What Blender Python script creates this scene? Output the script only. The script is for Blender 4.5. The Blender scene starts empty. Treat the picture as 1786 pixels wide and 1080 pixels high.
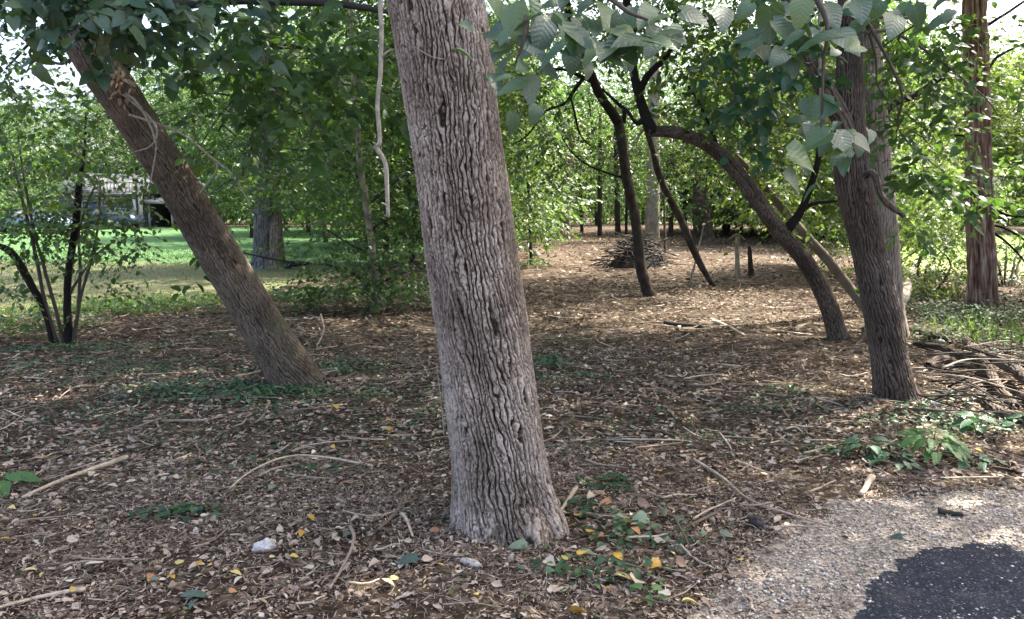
import bpy, math, random
import numpy as np
from mathutils import Vector, Matrix

# ------------------------------------------------------------------ camera, light
S = bpy.context.scene
COL = S.collection
F, CX, CY = 1349.0, 893.0, 540.0            # focal length and centre in photo pixels
PITCH = math.radians(6.76)
CAMZ = 1.6
cam = bpy.data.cameras.new('camera')
cam.sensor_width = 36.0
cam.lens = 36.0 * F / 1786.0
cam.clip_start = 0.05
cam.clip_end = 2000
camo = bpy.data.objects.new('camera', cam)
COL.objects.link(camo)
camo.location = (0, 0, CAMZ)
camo.rotation_euler = (math.pi / 2 - PITCH, 0, 0)
S.camera = camo

SUN_EL = math.radians(52)
SUN_AZ = math.radians(58)                    # clockwise from +Y (view direction) towards +X
sund = Vector((math.sin(SUN_AZ) * math.cos(SUN_EL), math.cos(SUN_AZ) * math.cos(SUN_EL), math.sin(SUN_EL)))
W = bpy.data.worlds.new('World')
S.world = W
W.use_nodes = True
nt = W.node_tree
sky = nt.nodes.new('ShaderNodeTexSky')
sky.sky_type = 'NISHITA'
sky.sun_disc = False
sky.sun_elevation = SUN_EL
sky.sun_rotation = SUN_AZ
sky.air_density = 0.8
sky.dust_density = 6.0
sky.ozone_density = 0.3
bg = nt.nodes['Background']
bg.inputs['Strength'].default_value = 0.15
nt.links.new(sky.outputs[0], bg.inputs[0])
sl = bpy.data.lights.new('sun', 'SUN')
sl.energy = 4.0
sl.angle = math.radians(0.53)
sl.color = (1.0, 0.94, 0.84)
so = bpy.data.objects.new('sun', sl)
COL.objects.link(so)
so.location = (20, 10, 30)
so.rotation_euler = sund.to_track_quat('Z', 'Y').to_euler()
S.view_settings.view_transform = 'Standard'
S.view_settings.look = 'None'
S.view_settings.exposure = 2.4
S.view_settings.gamma = 1.0
S.view_settings.use_curve_mapping = False
S.cycles.use_denoising = True
S.cycles.max_bounces = 8
S.cycles.diffuse_bounces = 4
S.cycles.glossy_bounces = 2
S.cycles.transmission_bounces = 5
S.cycles.transparent_max_bounces = 4
S.cycles.sample_clamp_indirect = 6.0

rng = np.random.default_rng(7)
random.seed(7)

# ------------------------------------------------------------------ noise
def _h(ix, iy, seed):
    n = (ix.astype(np.int64) * 374761393 + iy.astype(np.int64) * 668265263 + seed * 1442695041) & 0xffffffff
    n = ((n ^ (n >> 13)) * 1274126177) & 0xffffffff
    n = (n ^ (n >> 16)) & 0xffffffff
    return n / 4294967296.0

def perlin(x, y, per=None, seed=0):
    x = np.asarray(x, float); y = np.asarray(y, float)
    x0 = np.floor(x); y0 = np.floor(y); fx = x - x0; fy = y - y0
    u = fx * fx * fx * (fx * (fx * 6 - 15) + 10); v = fy * fy * fy * (fy * (fy * 6 - 15) + 10)
    def g(i, j):
        ix = x0 + i
        if per: ix = np.mod(ix, per)
        a = _h(ix, y0 + j, seed) * 2 * math.pi
        return np.cos(a) * (fx - i) + np.sin(a) * (fy - j)
    a = g(0, 0) * (1 - u) + g(1, 0) * u
    b = g(0, 1) * (1 - u) + g(1, 1) * u
    return (a * (1 - v) + b * v) * 1.5

def fbm(x, y, per=None, seed=0, o=3):
    s = 0; a = 0.55
    for k in range(o):
        s = s + a * perlin(np.asarray(x) * 2 ** k, np.asarray(y) * 2 ** k, per * 2 ** k if per else None, seed + k)
        a *= 0.5
    return s

def voronoi(x, y, per, seed):
    x0 = np.floor(x); y0 = np.floor(y)
    f1 = np.full(x.shape, 9.0); f2 = np.full(x.shape, 9.0)
    for i in (-1, 0, 1):
        for j in (-1, 0, 1):
            cx = x0 + i; cy = y0 + j
            hx = np.mod(cx, per)
            px = cx + 0.12 + 0.76 * _h(hx, cy, seed); py = cy + 0.05 + 0.9 * _h(hx, cy, seed + 17)
            d = np.hypot(px - x, py - y)
            m = d < f1
            f2 = np.where(m, f1, np.minimum(f2, d)); f1 = np.where(m, d, f1)
    return f1, f2

def sst(a, b, x):
    t = np.clip((x - a) / (b - a), 0, 1)
    return t * t * (3 - 2 * t)

# ------------------------------------------------------------------ ground and pixel helpers
def gz(x, y):
    x = np.asarray(x, float); y = np.asarray(y, float)
    s = 0.021 * np.clip(y - 14, 0, 46)
    wood = 1 - sst(-4, -8, x - 0) * sst(12.5, 14.5, y)
    far = sst(4, 12, y)
    n = 0.05 * fbm(x * 0.35, y * 0.35, seed=3, o=2) * (0.5 + far) + 0.030 * fbm(x * 1.7, y * 1.7, seed=9, o=3) * (0.5 + wood)
    flat = sst(0.9, 2.4, x - 0.15 * y) * (1 - sst(3.6, 4.6, y))     # gravel and tarmac lie flat
    mound = 0.03 * np.exp(-((x + 0.0) ** 2 + (y - 4.2) ** 2) / 0.35)
    return s + n * (1 - flat) + mound

FWD = np.array([0, math.cos(PITCH), -math.sin(PITCH)])
UPV = np.array([0, math.sin(PITCH), math.cos(PITCH)])
def ray(px, py):
    return FWD + np.array([(px - CX) / F, 0, 0]) + UPV * ((CY - py) / F)

def at(px, py, Y):
    d = ray(px, py)
    return np.array([0, 0, CAMZ]) + d * (Y / d[1])

def G(px, py):
    d = ray(px, py)
    t = 1.5
    for _ in range(4000):
        p = np.array([0, 0, CAMZ]) + d * t
        e = p[2] - float(gz(p[0], p[1]))
        if e < 0.002 or t > 90: break
        t += max(0.004, e * 0.5)
    return p

def norm(v):
    v = np.asarray(v, float)
    return v / np.maximum(np.linalg.norm(v, axis=-1, keepdims=True), 1e-9)

# ------------------------------------------------------------------ object helpers
def tag(o, label=None, cat=None, group=None, kind=None):
    if label: o['label'] = label
    if cat: o['category'] = cat
    if group: o['group'] = group
    if kind: o['kind'] = kind
    return o

def empty(name, loc, label, cat, group=None):
    o = bpy.data.objects.new(name, None)
    o.empty_display_size = 0.2
    COL.objects.link(o)
    o.location = tuple(float(v) for v in loc)
    return tag(o, label, cat, group)

def mesh_np(name, verts, faces, mat=None, smooth=False, attrs=None, uv=None):
    """faces: (n,3) or (n,4) int array"""
    me = bpy.data.meshes.new(name)
    verts = np.ascontiguousarray(verts, np.float32); faces = np.ascontiguousarray(faces, np.int32)
    n, k = faces.shape
    me.vertices.add(len(verts)); me.vertices.foreach_set('co', verts.ravel())
    me.loops.add(n * k); me.loops.foreach_set('vertex_index', faces.ravel())
    me.polygons.add(n); me.polygons.foreach_set('loop_start', np.arange(0, n * k, k, dtype=np.int32))
    if smooth: me.polygons.foreach_set('use_smooth', np.ones(n, bool))
    if attrs:
        for an, av in attrs.items():
            a = me.attributes.new(an, 'FLOAT', 'POINT')
            a.data.foreach_set('value', np.ascontiguousarray(av, np.float32).ravel())
    if uv is not None:
        l = me.uv_layers.new(name='UVMap')
        l.data.foreach_set('uv', np.ascontiguousarray(uv[faces.ravel()], np.float32).ravel())
    me.update(calc_edges=True)
    if mat: me.materials.append(mat)
    return me

def obj(name, me, parent=None, loc=None, world=True):
    """mesh vertices are given in world space; under a parent Empty they are moved into its space"""
    o = bpy.data.objects.new(name, me)
    COL.objects.link(o)
    if parent is not None:
        o.parent = parent
        if world:
            p = Vector((0, 0, 0)); q = parent
            while q is not None:
                p += q.location; q = q.parent
            o.location = -p
    return o

def grid_faces(nr, nc, wrap=True):
    r = np.arange(nr - 1)[:, None]; c = np.arange(nc if wrap else nc - 1)[None, :]
    a = r * nc + c; b = r * nc + (c + 1) % nc
    return np.stack([a, b, b + nc, a + nc], -1).reshape(-1, 4)

def catmull(pts, ts):
    P = np.asarray(pts, float)
    P = np.vstack([2 * P[0] - P[1], P, 2 * P[-1] - P[-2]])
    n = len(P) - 3
    x = np.clip(ts * n, 0, n - 1e-6); i = np.floor(x).astype(int); f = (x - i)[:, None]
    p0, p1, p2, p3 = P[i], P[i + 1], P[i + 2], P[i + 3]
    return 0.5 * (2 * p1 + (p2 - p0) * f + (2 * p0 - 5 * p1 + 4 * p2 - p3) * f ** 2 + (3 * p1 - p0 - 3 * p2 + p3) * f ** 3)

def tube(pts, rads, sides=7, rows=None, wob=0.0, seed=0):
    pts = np.asarray(pts, float)
    rows = rows or max(3, 3 * len(pts))
    ts = np.linspace(0, 1, rows)
    C = catmull(np.column_stack([pts, rads]), ts) if len(pts) > 2 else np.column_stack([pts[0] + (pts[1] - pts[0]) * ts[:, None], rads[0] + (rads[1] - rads[0]) * ts])
    R = np.maximum(C[:, 3], 0.0008); C = C[:, :3].copy()
    if wob:
        r2 = np.random.default_rng(seed)
        C += np.cumsum(r2.normal(0, 1, C.shape), 0) * wob * 0.5 * np.sin(np.pi * ts)[:, None]
    T = norm(np.gradient(C, axis=0))
    ref = np.array([0.13, -0.98, 0.17])
    N = norm(ref - T * (T @ ref)[:, None]); B = np.cross(T, N)
    th = np.linspace(0, 2 * math.pi, sides, endpoint=False)
    V = C[:, None] + R[:, None, None] * (N[:, None] * np.cos(th)[None, :, None] + B[:, None] * np.sin(th)[None, :, None])
    V = V.reshape(-1, 3)
    f = grid_faces(rows, sides)
    # end caps
    V = np.vstack([V, C[0], C[-1]])
    a = np.arange(sides); b = (a + 1) % sides
    c0 = np.stack([b, a, np.full(sides, len(V) - 2), np.full(sides, len(V) - 2)], -1)
    e = (rows - 1) * sides
    c1 = np.stack([e + a, e + b, np.full(sides, len(V) - 1), np.full(sides, len(V) - 1)], -1)
    tri = np.vstack([f[:, [0, 1, 2]], f[:, [0, 2, 3]], c0[:, :3], c1[:, :3]])
    return V, tri

def join(parts):
    vs, fs, k = [], [], 0
    for v, f in parts:
        vs.append(v); fs.append(f + k); k += len(v)
    return np.vstack(vs), np.vstack(fs)

def box(x0, x1, y0, y1, z0, z1):
    v = np.array([[x, y, z] for z in (z0, z1) for y in (y0, y1) for x in (x0, x1)], float)
    q = np.array([[0, 2, 3, 1], [4, 5, 7, 6], [0, 1, 5, 4], [2, 6, 7, 3], [0, 4, 6, 2], [1, 3, 7, 5]])
    return v, np.vstack([q[:, [0, 1, 2]], q[:, [0, 2, 3]]])

# ------------------------------------------------------------------ materials
def newmat(name):
    m = bpy.data.materials.new(name); m.use_nodes = True
    n = m.node_tree.nodes; l = m.node_tree.links
    return m, n, l, n['Principled BSDF'], n['Material Output']

def ramp(n, stops, interp='LINEAR'):
    r = n.new('ShaderNodeValToRGB'); r.color_ramp.interpolation = interp
    e = r.color_ramp.elements
    while len(e) < len(stops): e.new(0.5)
    for k, (p, c) in enumerate(stops):
        e[k].position = p; e[k].color = (*c, 1)
    return r

def plain(name, c, rough=0.6, metal=0.0, var=0.15, scale=12):
    m, n, l, b, o = newmat(name)
    t = n.new('ShaderNodeTexNoise'); t.inputs['Scale'].default_value = scale; t.inputs['Detail'].default_value = 5
    tc = n.new('ShaderNodeTexCoord'); l.new(tc.outputs['Object'], t.inputs['Vector'])
    r = ramp(n, [(0.3, tuple(v * (1 - var) for v in c)), (0.7, tuple(min(1, v * (1 + var)) for v in c))])
    l.new(t.outputs[0], r.inputs[0]); l.new(r.outputs[0], b.inputs['Base Color'])
    b.inputs['Roughness'].default_value = rough; b.inputs['Metallic'].default_value = metal
    return m

def leafmat(name, stops, trans, tcol, rough=0.45, spec=0.5, vein=False, tint=0.0):
    m, n, l, b, o = newmat(name)
    if vein:
        oi = n.new('ShaderNodeObjectInfo'); rnd = oi.outputs['Random']
    else:
        g = n.new('ShaderNodeNewGeometry'); rnd = g.outputs['Random Per Island']
    r = ramp(n, stops); l.new(rnd, r.inputs[0])
    colout = r.outputs[0]
    if vein:
        uv = n.new('ShaderNodeTexCoord'); sx = n.new('ShaderNodeSeparateXYZ'); l.new(uv.outputs['UV'], sx.inputs[0])
        def mth(op, a, c=None):
            q = n.new('ShaderNodeMath'); q.operation = op
            for i, v in enumerate((a, c)):
                if v is None: continue
                if isinstance(v, (int, float)): q.inputs[i].default_value = v
                else: l.new(v, q.inputs[i])
            return q.outputs[0]
        au = mth('ABSOLUTE', mth('SUBTRACT', sx.outputs[0], 0.5))
        w = mth('PINGPONG', mth('MULTIPLY', mth('SUBTRACT', sx.outputs[1], mth('MULTIPLY', au, 0.7)), 7.0), 0.5)
        v1 = mth('LESS_THAN', w, 0.05); v2 = mth('LESS_THAN', au, 0.018)
        vv = mth('MULTIPLY', mth('MAXIMUM', mth('MULTIPLY', v1, 0.35), v2), 0.3)
        mx = n.new('ShaderNodeMix'); mx.data_type = 'RGBA'
        l.new(vv, mx.inputs[0]); l.new(colout, mx.inputs[6]); mx.inputs[7].default_value = (0.16, 0.22, 0.09, 1)
        nz = n.new('ShaderNodeTexNoise'); nz.inputs['Scale'].default_value = 30; l.new(uv.outputs['Object'], nz.inputs['Vector'])
        colout = mx.outputs[2]
        bp = n.new('ShaderNodeBump'); bp.inputs['Strength'].default_value = 0.3; bp.inputs['Distance'].default_value = 0.006
        l.new(mth('ADD', mth('MULTIPLY', nz.outputs[0], 1.5), mth('MULTIPLY', w, 1.5)), bp.inputs['Height']); l.new(bp.outputs[0], b.inputs['Normal'])
    l.new(colout, b.inputs['Base Color'])
    b.inputs['Roughness'].default_value = rough
    b.inputs['Specular IOR Level'].default_value = spec
    tr = n.new('ShaderNodeBsdfTranslucent'); tr.inputs[0].default_value = (*tcol, 1)
    hs = n.new('ShaderNodeMix'); hs.data_type = 'RGBA'; hs.inputs[0].default_value = 0.5
    l.new(colout, hs.inputs[6]); hs.inputs[7].default_value = (*tcol, 1); l.new(hs.outputs[2], tr.inputs[0])
    ad = n.new('ShaderNodeMixShader'); ad.inputs[0].default_value = trans
    l.new(b.outputs[0], ad.inputs[1]); l.new(tr.outputs[0], ad.inputs[2]); l.new(ad.outputs[0], o.inputs[0])
    return m

def barkmat(name, furrow, mid, ridge, scale=60, stretch=0.25, bump=0.5, moss=None):
    m, n, l, b, o = newmat(name)
    at_ = n.new('ShaderNodeAttribute'); at_.attribute_name = 'hgt'
    tc = n.new('ShaderNodeTexCoord'); mp = n.new('ShaderNodeMapping'); mp.inputs['Scale'].default_value = (1, 1, stretch)
    l.new(tc.outputs['Object'], mp.inputs[0])
    t = n.new('ShaderNodeTexNoise'); t.inputs['Scale'].default_value = scale; t.inputs['Detail'].default_value = 6
    l.new(mp.outputs[0], t.inputs['Vector'])
    t2 = n.new('ShaderNodeTexNoise'); t2.inputs['Scale'].default_value = 5; t2.inputs['Detail'].default_value = 4
    l.new(tc.outputs['Object'], t2.inputs['Vector'])
    ma = n.new('ShaderNodeMath'); ma.operation = 'MULTIPLY_ADD'; ma.inputs[1].default_value = 0.7; ma.inputs[2].default_value = -0.35
    l.new(t.outputs[0], ma.inputs[0])
    ad = n.new('ShaderNodeMath'); ad.operation = 'ADD'; l.new(at_.outputs['Fac'], ad.inputs[0]); l.new(ma.outputs[0], ad.inputs[1])
    r = ramp(n, [(0.1, furrow), (0.5, mid), (0.95, ridge)]); l.new(ad.outputs[0], r.inputs[0])
    c = r.outputs[0]
    mx = n.new('ShaderNodeMix'); mx.data_type = 'RGBA'; mx.blend_type = 'MULTIPLY'; mx.inputs[0].default_value = 1
    r2 = ramp(n, [(0.3, (0.66, 0.64, 0.60)), (0.55, (0.98, 0.97, 0.95)), (0.75, (1.15, 1.13, 1.12))]); l.new(t2.outputs[0], r2.inputs[0])
    l.new(c, mx.inputs[6]); l.new(r2.outputs[0], mx.inputs[7]); c = mx.outputs[2]
    if moss:
        t3 = n.new('ShaderNodeTexNoise'); t3.inputs['Scale'].default_value = 2.6; t3.inputs['Detail'].default_value = 6
        l.new(tc.outputs['Object'], t3.inputs['Vector'])
        r3 = ramp(n, [(0.55, (0, 0, 0)), (0.7, (0.7, 0.7, 0.7))]); l.new(t3.outputs[0], r3.inputs[0])
        m3 = n.new('ShaderNodeMix'); m3.data_type = 'RGBA'
        l.new(r3.outputs[0], m3.inputs[0]); l.new(c, m3.inputs[6]); m3.inputs[7].default_value = (*moss, 1); c = m3.outputs[2]
    l.new(c, b.inputs['Base Color'])
    b.inputs['Roughness'].default_value = 0.9
    b.inputs['Specular IOR Level'].default_value = 0.2
    bp = n.new('ShaderNodeBump'); bp.inputs['Strength'].default_value = bump; bp.inputs['Distance'].default_value = 0.008
    l.new(t.outputs[0], bp.inputs['Height']); l.new(bp.outputs[0], b.inputs['Normal'])
    return m

def islandmat(name, stops, rough=0.8, trans=0.0, tcol=(0.3, 0.2, 0.1), spec=0.3, objrand=False):
    m, n, l, b, o = newmat(name)
    if objrand:
        g = n.new('ShaderNodeObjectInfo'); rnd = g.outputs['Random']
    else:
        g = n.new('ShaderNodeNewGeometry'); rnd = g.outputs['Random Per Island']
    r = ramp(n, stops); l.new(rnd, r.inputs[0])
    tc = n.new('ShaderNodeTexCoord')
    t = n.new('ShaderNodeTexNoise'); t.inputs['Scale'].default_value = 90; t.inputs['Detail'].default_value = 3
    l.new(tc.outputs['Object'], t.inputs['Vector'])
    mx = n.new('ShaderNodeMix'); mx.data_type = 'RGBA'; mx.blend_type = 'MULTIPLY'; mx.inputs[0].default_value = 0.8
    r2 = ramp(n, [(0.3, (0.6, 0.57, 0.55)), (0.65, (1.1, 1.1, 1.1))]); l.new(t.outputs[0], r2.inputs[0])
    l.new(r.outputs[0], mx.inputs[6]); l.new(r2.outputs[0], mx.inputs[7])
    l.new(mx.outputs[2], b.inputs['Base Color'])
    b.inputs['Roughness'].default_value = rough; b.inputs['Specular IOR Level'].default_value = spec
    if trans:
        tr = n.new('ShaderNodeBsdfTranslucent'); tr.inputs[0].default_value = (*tcol, 1)
        ms = n.new('ShaderNodeMixShader'); ms.inputs[0].default_value = trans
        l.new(b.outputs[0], ms.inputs[1]); l.new(tr.outputs[0], ms.inputs[2]); l.new(ms.outputs[0], o.inputs[0])
    return m

GREEN = [(0.0, (0.022, 0.062, 0.018)), (0.45, (0.04, 0.10, 0.025)), (0.8, (0.065, 0.135, 0.03)), (1.0, (0.11, 0.16, 0.035))]
YGREEN = [(0.0, (0.045, 0.10, 0.02)), (0.5, (0.08, 0.15, 0.03)), (1.0, (0.14, 0.19, 0.045))]
TEAL = [(0.0, (0.018, 0.055, 0.028)), (0.6, (0.03, 0.085, 0.04)), (1.0, (0.05, 0.11, 0.045))]
M = {}
M['leaf'] = leafmat('leaf_green', GREEN, 0.42, (0.16, 0.30, 0.03))
M['leaf_y'] = leafmat('leaf_yellow_green', YGREEN, 0.5, (0.26, 0.38, 0.05))  # pale yellow-green leaf; its brightness also stands in for sun and backlight
M['leaf_d'] = leafmat('leaf_deep_green', TEAL, 0.3, (0.07, 0.20, 0.03), rough=0.38)
M['leaf_n'] = leafmat('leaf_broad', [(0, (0.022, 0.065, 0.032)), (0.55, (0.045, 0.105, 0.05)), (0.85, (0.07, 0.14, 0.05)), (1, (0.13, 0.19, 0.04))],
                      0.28, (0.14, 0.27, 0.03), rough=0.34, spec=1.0, vein=True)
M['leaf_plant'] = leafmat('leaf_herb', [(0, (0.06, 0.15, 0.04)), (1, (0.10, 0.22, 0.06))], 0.3, (0.16, 0.34, 0.05), rough=0.45, vein=True)
M['leaf_plant_d'] = leafmat('leaf_herb_dark', [(0, (0.025, 0.085, 0.04)), (1, (0.045, 0.12, 0.055))], 0.25, (0.08, 0.22, 0.05), rough=0.45, vein=True)
M['cover'] = leafmat('leaf_ground_cover', [(0, (0.02, 0.06, 0.025)), (0.7, (0.04, 0.10, 0.035)), (1, (0.09, 0.15, 0.05))], 0.25, (0.08, 0.2, 0.03))
M['needle'] = islandmat('needle_green', [(0, (0.02, 0.05, 0.025)), (1, (0.05, 0.09, 0.04))])
M['bark_hero'] = barkmat('bark_grey_furrowed', (0.036, 0.026, 0.019), (0.19, 0.146, 0.118), (0.55, 0.465, 0.40), scale=85, stretch=0.55, bump=1.0)  # brown furrows, weathered ridges; contrast deepened to paint in crevice shade and ridge light
M['bark_left'] = barkmat('bark_brown_fine', (0.034, 0.025, 0.019), (0.11, 0.084, 0.064), (0.24, 0.19, 0.15), scale=60, stretch=0.3, moss=(0.09, 0.11, 0.05))
M['bark_right'] = barkmat('bark_dark_brown', (0.026, 0.019, 0.015), (0.075, 0.057, 0.046), (0.175, 0.138, 0.114), scale=60, stretch=0.2)
M['bark_black'] = barkmat('bark_blackish', (0.018, 0.014, 0.012), (0.045, 0.036, 0.03), (0.10, 0.085, 0.07), scale=40, stretch=0.4)
M['bark_red'] = barkmat('bark_red_shaggy', (0.07, 0.036, 0.029), (0.24, 0.14, 0.115), (0.52, 0.42, 0.38), scale=60, stretch=0.08)
M['bark_pale'] = barkmat('bark_pale', (0.16, 0.13, 0.10), (0.30, 0.26, 0.21), (0.46, 0.41, 0.35), scale=40, stretch=0.2)
M['bark_grey'] = barkmat('bark_bluish_grey', (0.03, 0.03, 0.031), (0.085, 0.085, 0.087), (0.18, 0.178, 0.175), scale=30, stretch=0.3)
M['twig'] = plain('twig_brown', (0.07, 0.055, 0.04), 0.85)
M['twig_dark'] = plain('twig_dark', (0.03, 0.025, 0.02), 0.85)
M['vine'] = plain('vine_pale', (0.30, 0.265, 0.21), 0.85, var=.35, scale=40)
M['stick_pale'] = plain('stick_pale', (0.46, 0.37, 0.27), 0.8, scale=30, var=0.3)
M['stick'] = islandmat('stick_brown', [(0, (0.10, 0.07, 0.05)), (0.5, (0.24, 0.18, 0.13)), (1, (0.40, 0.32, 0.25))], objrand=True)

# ------------------------------------------------------------------ ground sheet
def soil_material():
    m, n, l, b, o = newmat('leaf_litter_soil')
    tc = n.new('ShaderNodeTexCoord')
    v = n.new('ShaderNodeTexVoronoi'); v.inputs['Scale'].default_value = 28
    nz = n.new('ShaderNodeTexNoise'); nz.inputs['Scale'].default_value = 9; nz.inputs['Detail'].default_value = 8
    n2 = n.new('ShaderNodeTexNoise'); n2.inputs['Scale'].default_value = 0.55; n2.inputs['Detail'].default_value = 5
    for t in (nz, n2): l.new(tc.outputs['Object'], t.inputs['Vector'])
    wv = n.new('ShaderNodeVectorMath'); wv.operation = 'MULTIPLY_ADD'; wv.inputs[1].default_value = (0.12, 0.12, 0.12)
    l.new(nz.outputs['Color'], wv.inputs[0]); l.new(tc.outputs['Object'], wv.inputs[2]); l.new(wv.outputs[0], v.inputs['Vector'])
    sp = n.new('ShaderNodeSeparateColor'); l.new(v.outputs['Color'], sp.inputs[0])
    r = ramp(n, [(0.0, (0.035, 0.024, 0.017)), (0.45, (0.055, 0.040, 0.028)), (0.8, (0.11, 0.082, 0.058)), (1.0, (0.26, 0.215, 0.16))])
    l.new(sp.outputs[0], r.inputs[0])
    r2 = ramp(n, [(0.35, (0.62, 0.55, 0.5)), (0.62, (1.05, 1.03, 1.0))]); l.new(n2.outputs[0], r2.inputs[0])
    mx = n.new('ShaderNodeMix'); mx.data_type = 'RGBA'; mx.blend_type = 'MULTIPLY'; mx.inputs[0].default_value = 1
    l.new(r.outputs[0], mx.inputs[6]); l.new(r2.outputs[0], mx.inputs[7]); l.new(mx.outputs[2], b.inputs['Base Color'])
    bp = n.new('ShaderNodeBump'); bp.inputs['Strength'].default_value = 0.8; bp.inputs['Distance'].default_value = 0.03
    l.new(sp.outputs[1], bp.inputs['Height']); l.new(bp.outputs[0], b.inputs['Normal'])
    b.inputs['Roughness'].default_value = 0.95; b.inputs['Specular IOR Level'].default_value = 0.1
    return m

def ground():
    th = np.concatenate([np.linspace(-180, -52, 26, endpoint=False), np.linspace(-52, 52, 260, endpoint=False), np.linspace(52, 180, 26, endpoint=False)])
    th = np.radians(th)
    r = np.concatenate([[0.02], np.geomspace(0.8, 60, 330), np.geomspace(66, 900, 16)])
    X = r[:, None] * np.sin(th)[None]; Y = r[:, None] * np.cos(th)[None]
    Z = gz(X, Y)
    V = np.stack([X, Y, Z], -1).reshape(-1, 3)
    o = obj('ground', mesh_np('ground', V, grid_faces(len(r), len(th))[:, ::-1], soil_material(), smooth=True))
    tag(o, kind='structure')
ground()

def pip(poly, x, y):
    inside = np.zeros(np.shape(x), bool)
    n = len(poly)
    for i in range(n):
        x1, y1 = poly[i]; x2, y2 = poly[(i + 1) % n]
        c = ((y1 > y) != (y2 > y)) & (x < (x2 - x1) * (y - y1) / (y2 - y1 + 1e-12) + x1)
        inside ^= c
    return inside

def sheet(name, poly, step, lift, mat, grow=0.0, nseed=1, amp=0.06, fr=3.0):
    """grid cells whose warped centre lies inside the outline, draped on the ground"""
    poly = np.asarray(poly)
    x0, y0 = poly.min(0) - 0.5; x1, y1 = poly.max(0) + 0.5
    xs = np.arange(x0, x1, step); ys = np.arange(y0, y1, step)
    X, Y = np.meshgrid(xs, ys)
    Z = gz(X, Y) + lift
    f = grid_faces(len(ys), len(xs), wrap=False)
    cx = X.ravel()[f].mean(1); cy = Y.ravel()[f].mean(1)
    wx = cx + amp * fbm(cx * fr, cy * fr, seed=nseed, o=4); wy = cy + amp * fbm(cx * fr, cy * fr, seed=nseed + 50, o=4)
    f = f[pip(poly, wx, wy)]
    V = np.stack([X, Y, Z], -1).reshape(-1, 3)
    used = np.unique(f); mp = np.zeros(len(V), int); mp[used] = np.arange(len(used))
    o = obj(name, mesh_np(name, V[used], mp[f], mat, smooth=True))
    return tag(o, kind='structure')

g = lambda px, py: tuple(G(px, py)[:2])
ASPH = [g(1485, 1100), g(1500, 1050), g(1522, 1005), g(1560, 975), g(1640, 952), g(1720, 955), g(1790, 962), (3.6, 3.15), (9, 2.6), (9, -8), (0.9, -8), (1.15, 0.5)]
GRAV = [g(1195, 1110), g(1250, 1040), g(1310, 975), g(1380, 915), g(1460, 885), g(1560, 868), g(1680, 855), g(1790, 850), (4.2, 4.0), (10, 3.4), (10, -9), (-0.2, -9), (0.2, 0.5)]

def asphalt_mat():
    m, n, l, b, o = newmat('asphalt')
    tc = n.new('ShaderNodeTexCoord')
    v = n.new('ShaderNodeTexVoronoi'); v.inputs['Scale'].default_value = 130; l.new(tc.outputs['Object'], v.inputs['Vector'])
    sp = n.new('ShaderNodeSeparateColor'); l.new(v.outputs['Color'], sp.inputs[0])
    r = ramp(n, [(0, (0.016, 0.018, 0.026)), (0.78, (0.030, 0.034, 0.047)), (0.93, (0.06, 0.064, 0.078)), (1, (0.16, 0.155, 0.15))]); l.new(sp.outputs[0], r.inputs[0])
    nz = n.new('ShaderNodeTexNoise'); nz.inputs['Scale'].default_value = 4; nz.inputs['Detail'].default_value = 8; l.new(tc.outputs['Object'], nz.inputs['Vector'])
    r2 = ramp(n, [(0.62, (0, 0, 0)), (0.80, (0.22, 0.22, 0.22))]); l.new(nz.outputs[0], r2.inputs[0])
    mx = n.new('ShaderNodeMix'); mx.data_type = 'RGBA'; l.new(r2.outputs[0], mx.inputs[0]); l.new(r.outputs[0], mx.inputs[6]); mx.inputs[7].default_value = (0.22, 0.20, 0.18, 1)
    l.new(mx.outputs[2], b.inputs['Base Color']); b.inputs['Roughness'].default_value = 0.95; b.inputs['Specular IOR Level'].default_value = 0.12
    bp = n.new('ShaderNodeBump'); bp.inputs['Strength'].default_value = 0.7; bp.inputs['Distance'].default_value = 0.006
    l.new(v.outputs['Distance'], bp.inputs['Height']); l.new(bp.outputs[0], b.inputs['Normal'])
    return m

def gravel_mat():
    m, n, l, b, o = newmat('gravel_bed')
    tc = n.new('ShaderNodeTexCoord')
    v = n.new('ShaderNodeTexVoronoi'); v.inputs['Scale'].default_value = 75; l.new(tc.outputs['Object'], v.inputs['Vector'])
    sp = n.new('ShaderNodeSeparateColor'); l.new(v.outputs['Color'], sp.inputs[0])
    r = ramp(n, [(0, (0.15, 0.12, 0.09)), (0.6, (0.30, 0.25, 0.20)), (1, (0.48, 0.42, 0.36))]); l.new(sp.outputs[0], r.inputs[0])
    l.new(r.outputs[0], b.inputs['Base Color']); b.inputs['Roughness'].default_value = 0.95
    bp = n.new('ShaderNodeBump'); bp.inputs['Strength'].default_value = 0.9; bp.inputs['Distance'].default_value = 0.012; bp.invert = True
    l.new(v.outputs['Distance'], bp.inputs['Height']); l.new(bp.outputs[0], b.inputs['Normal'])
    return m

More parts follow.
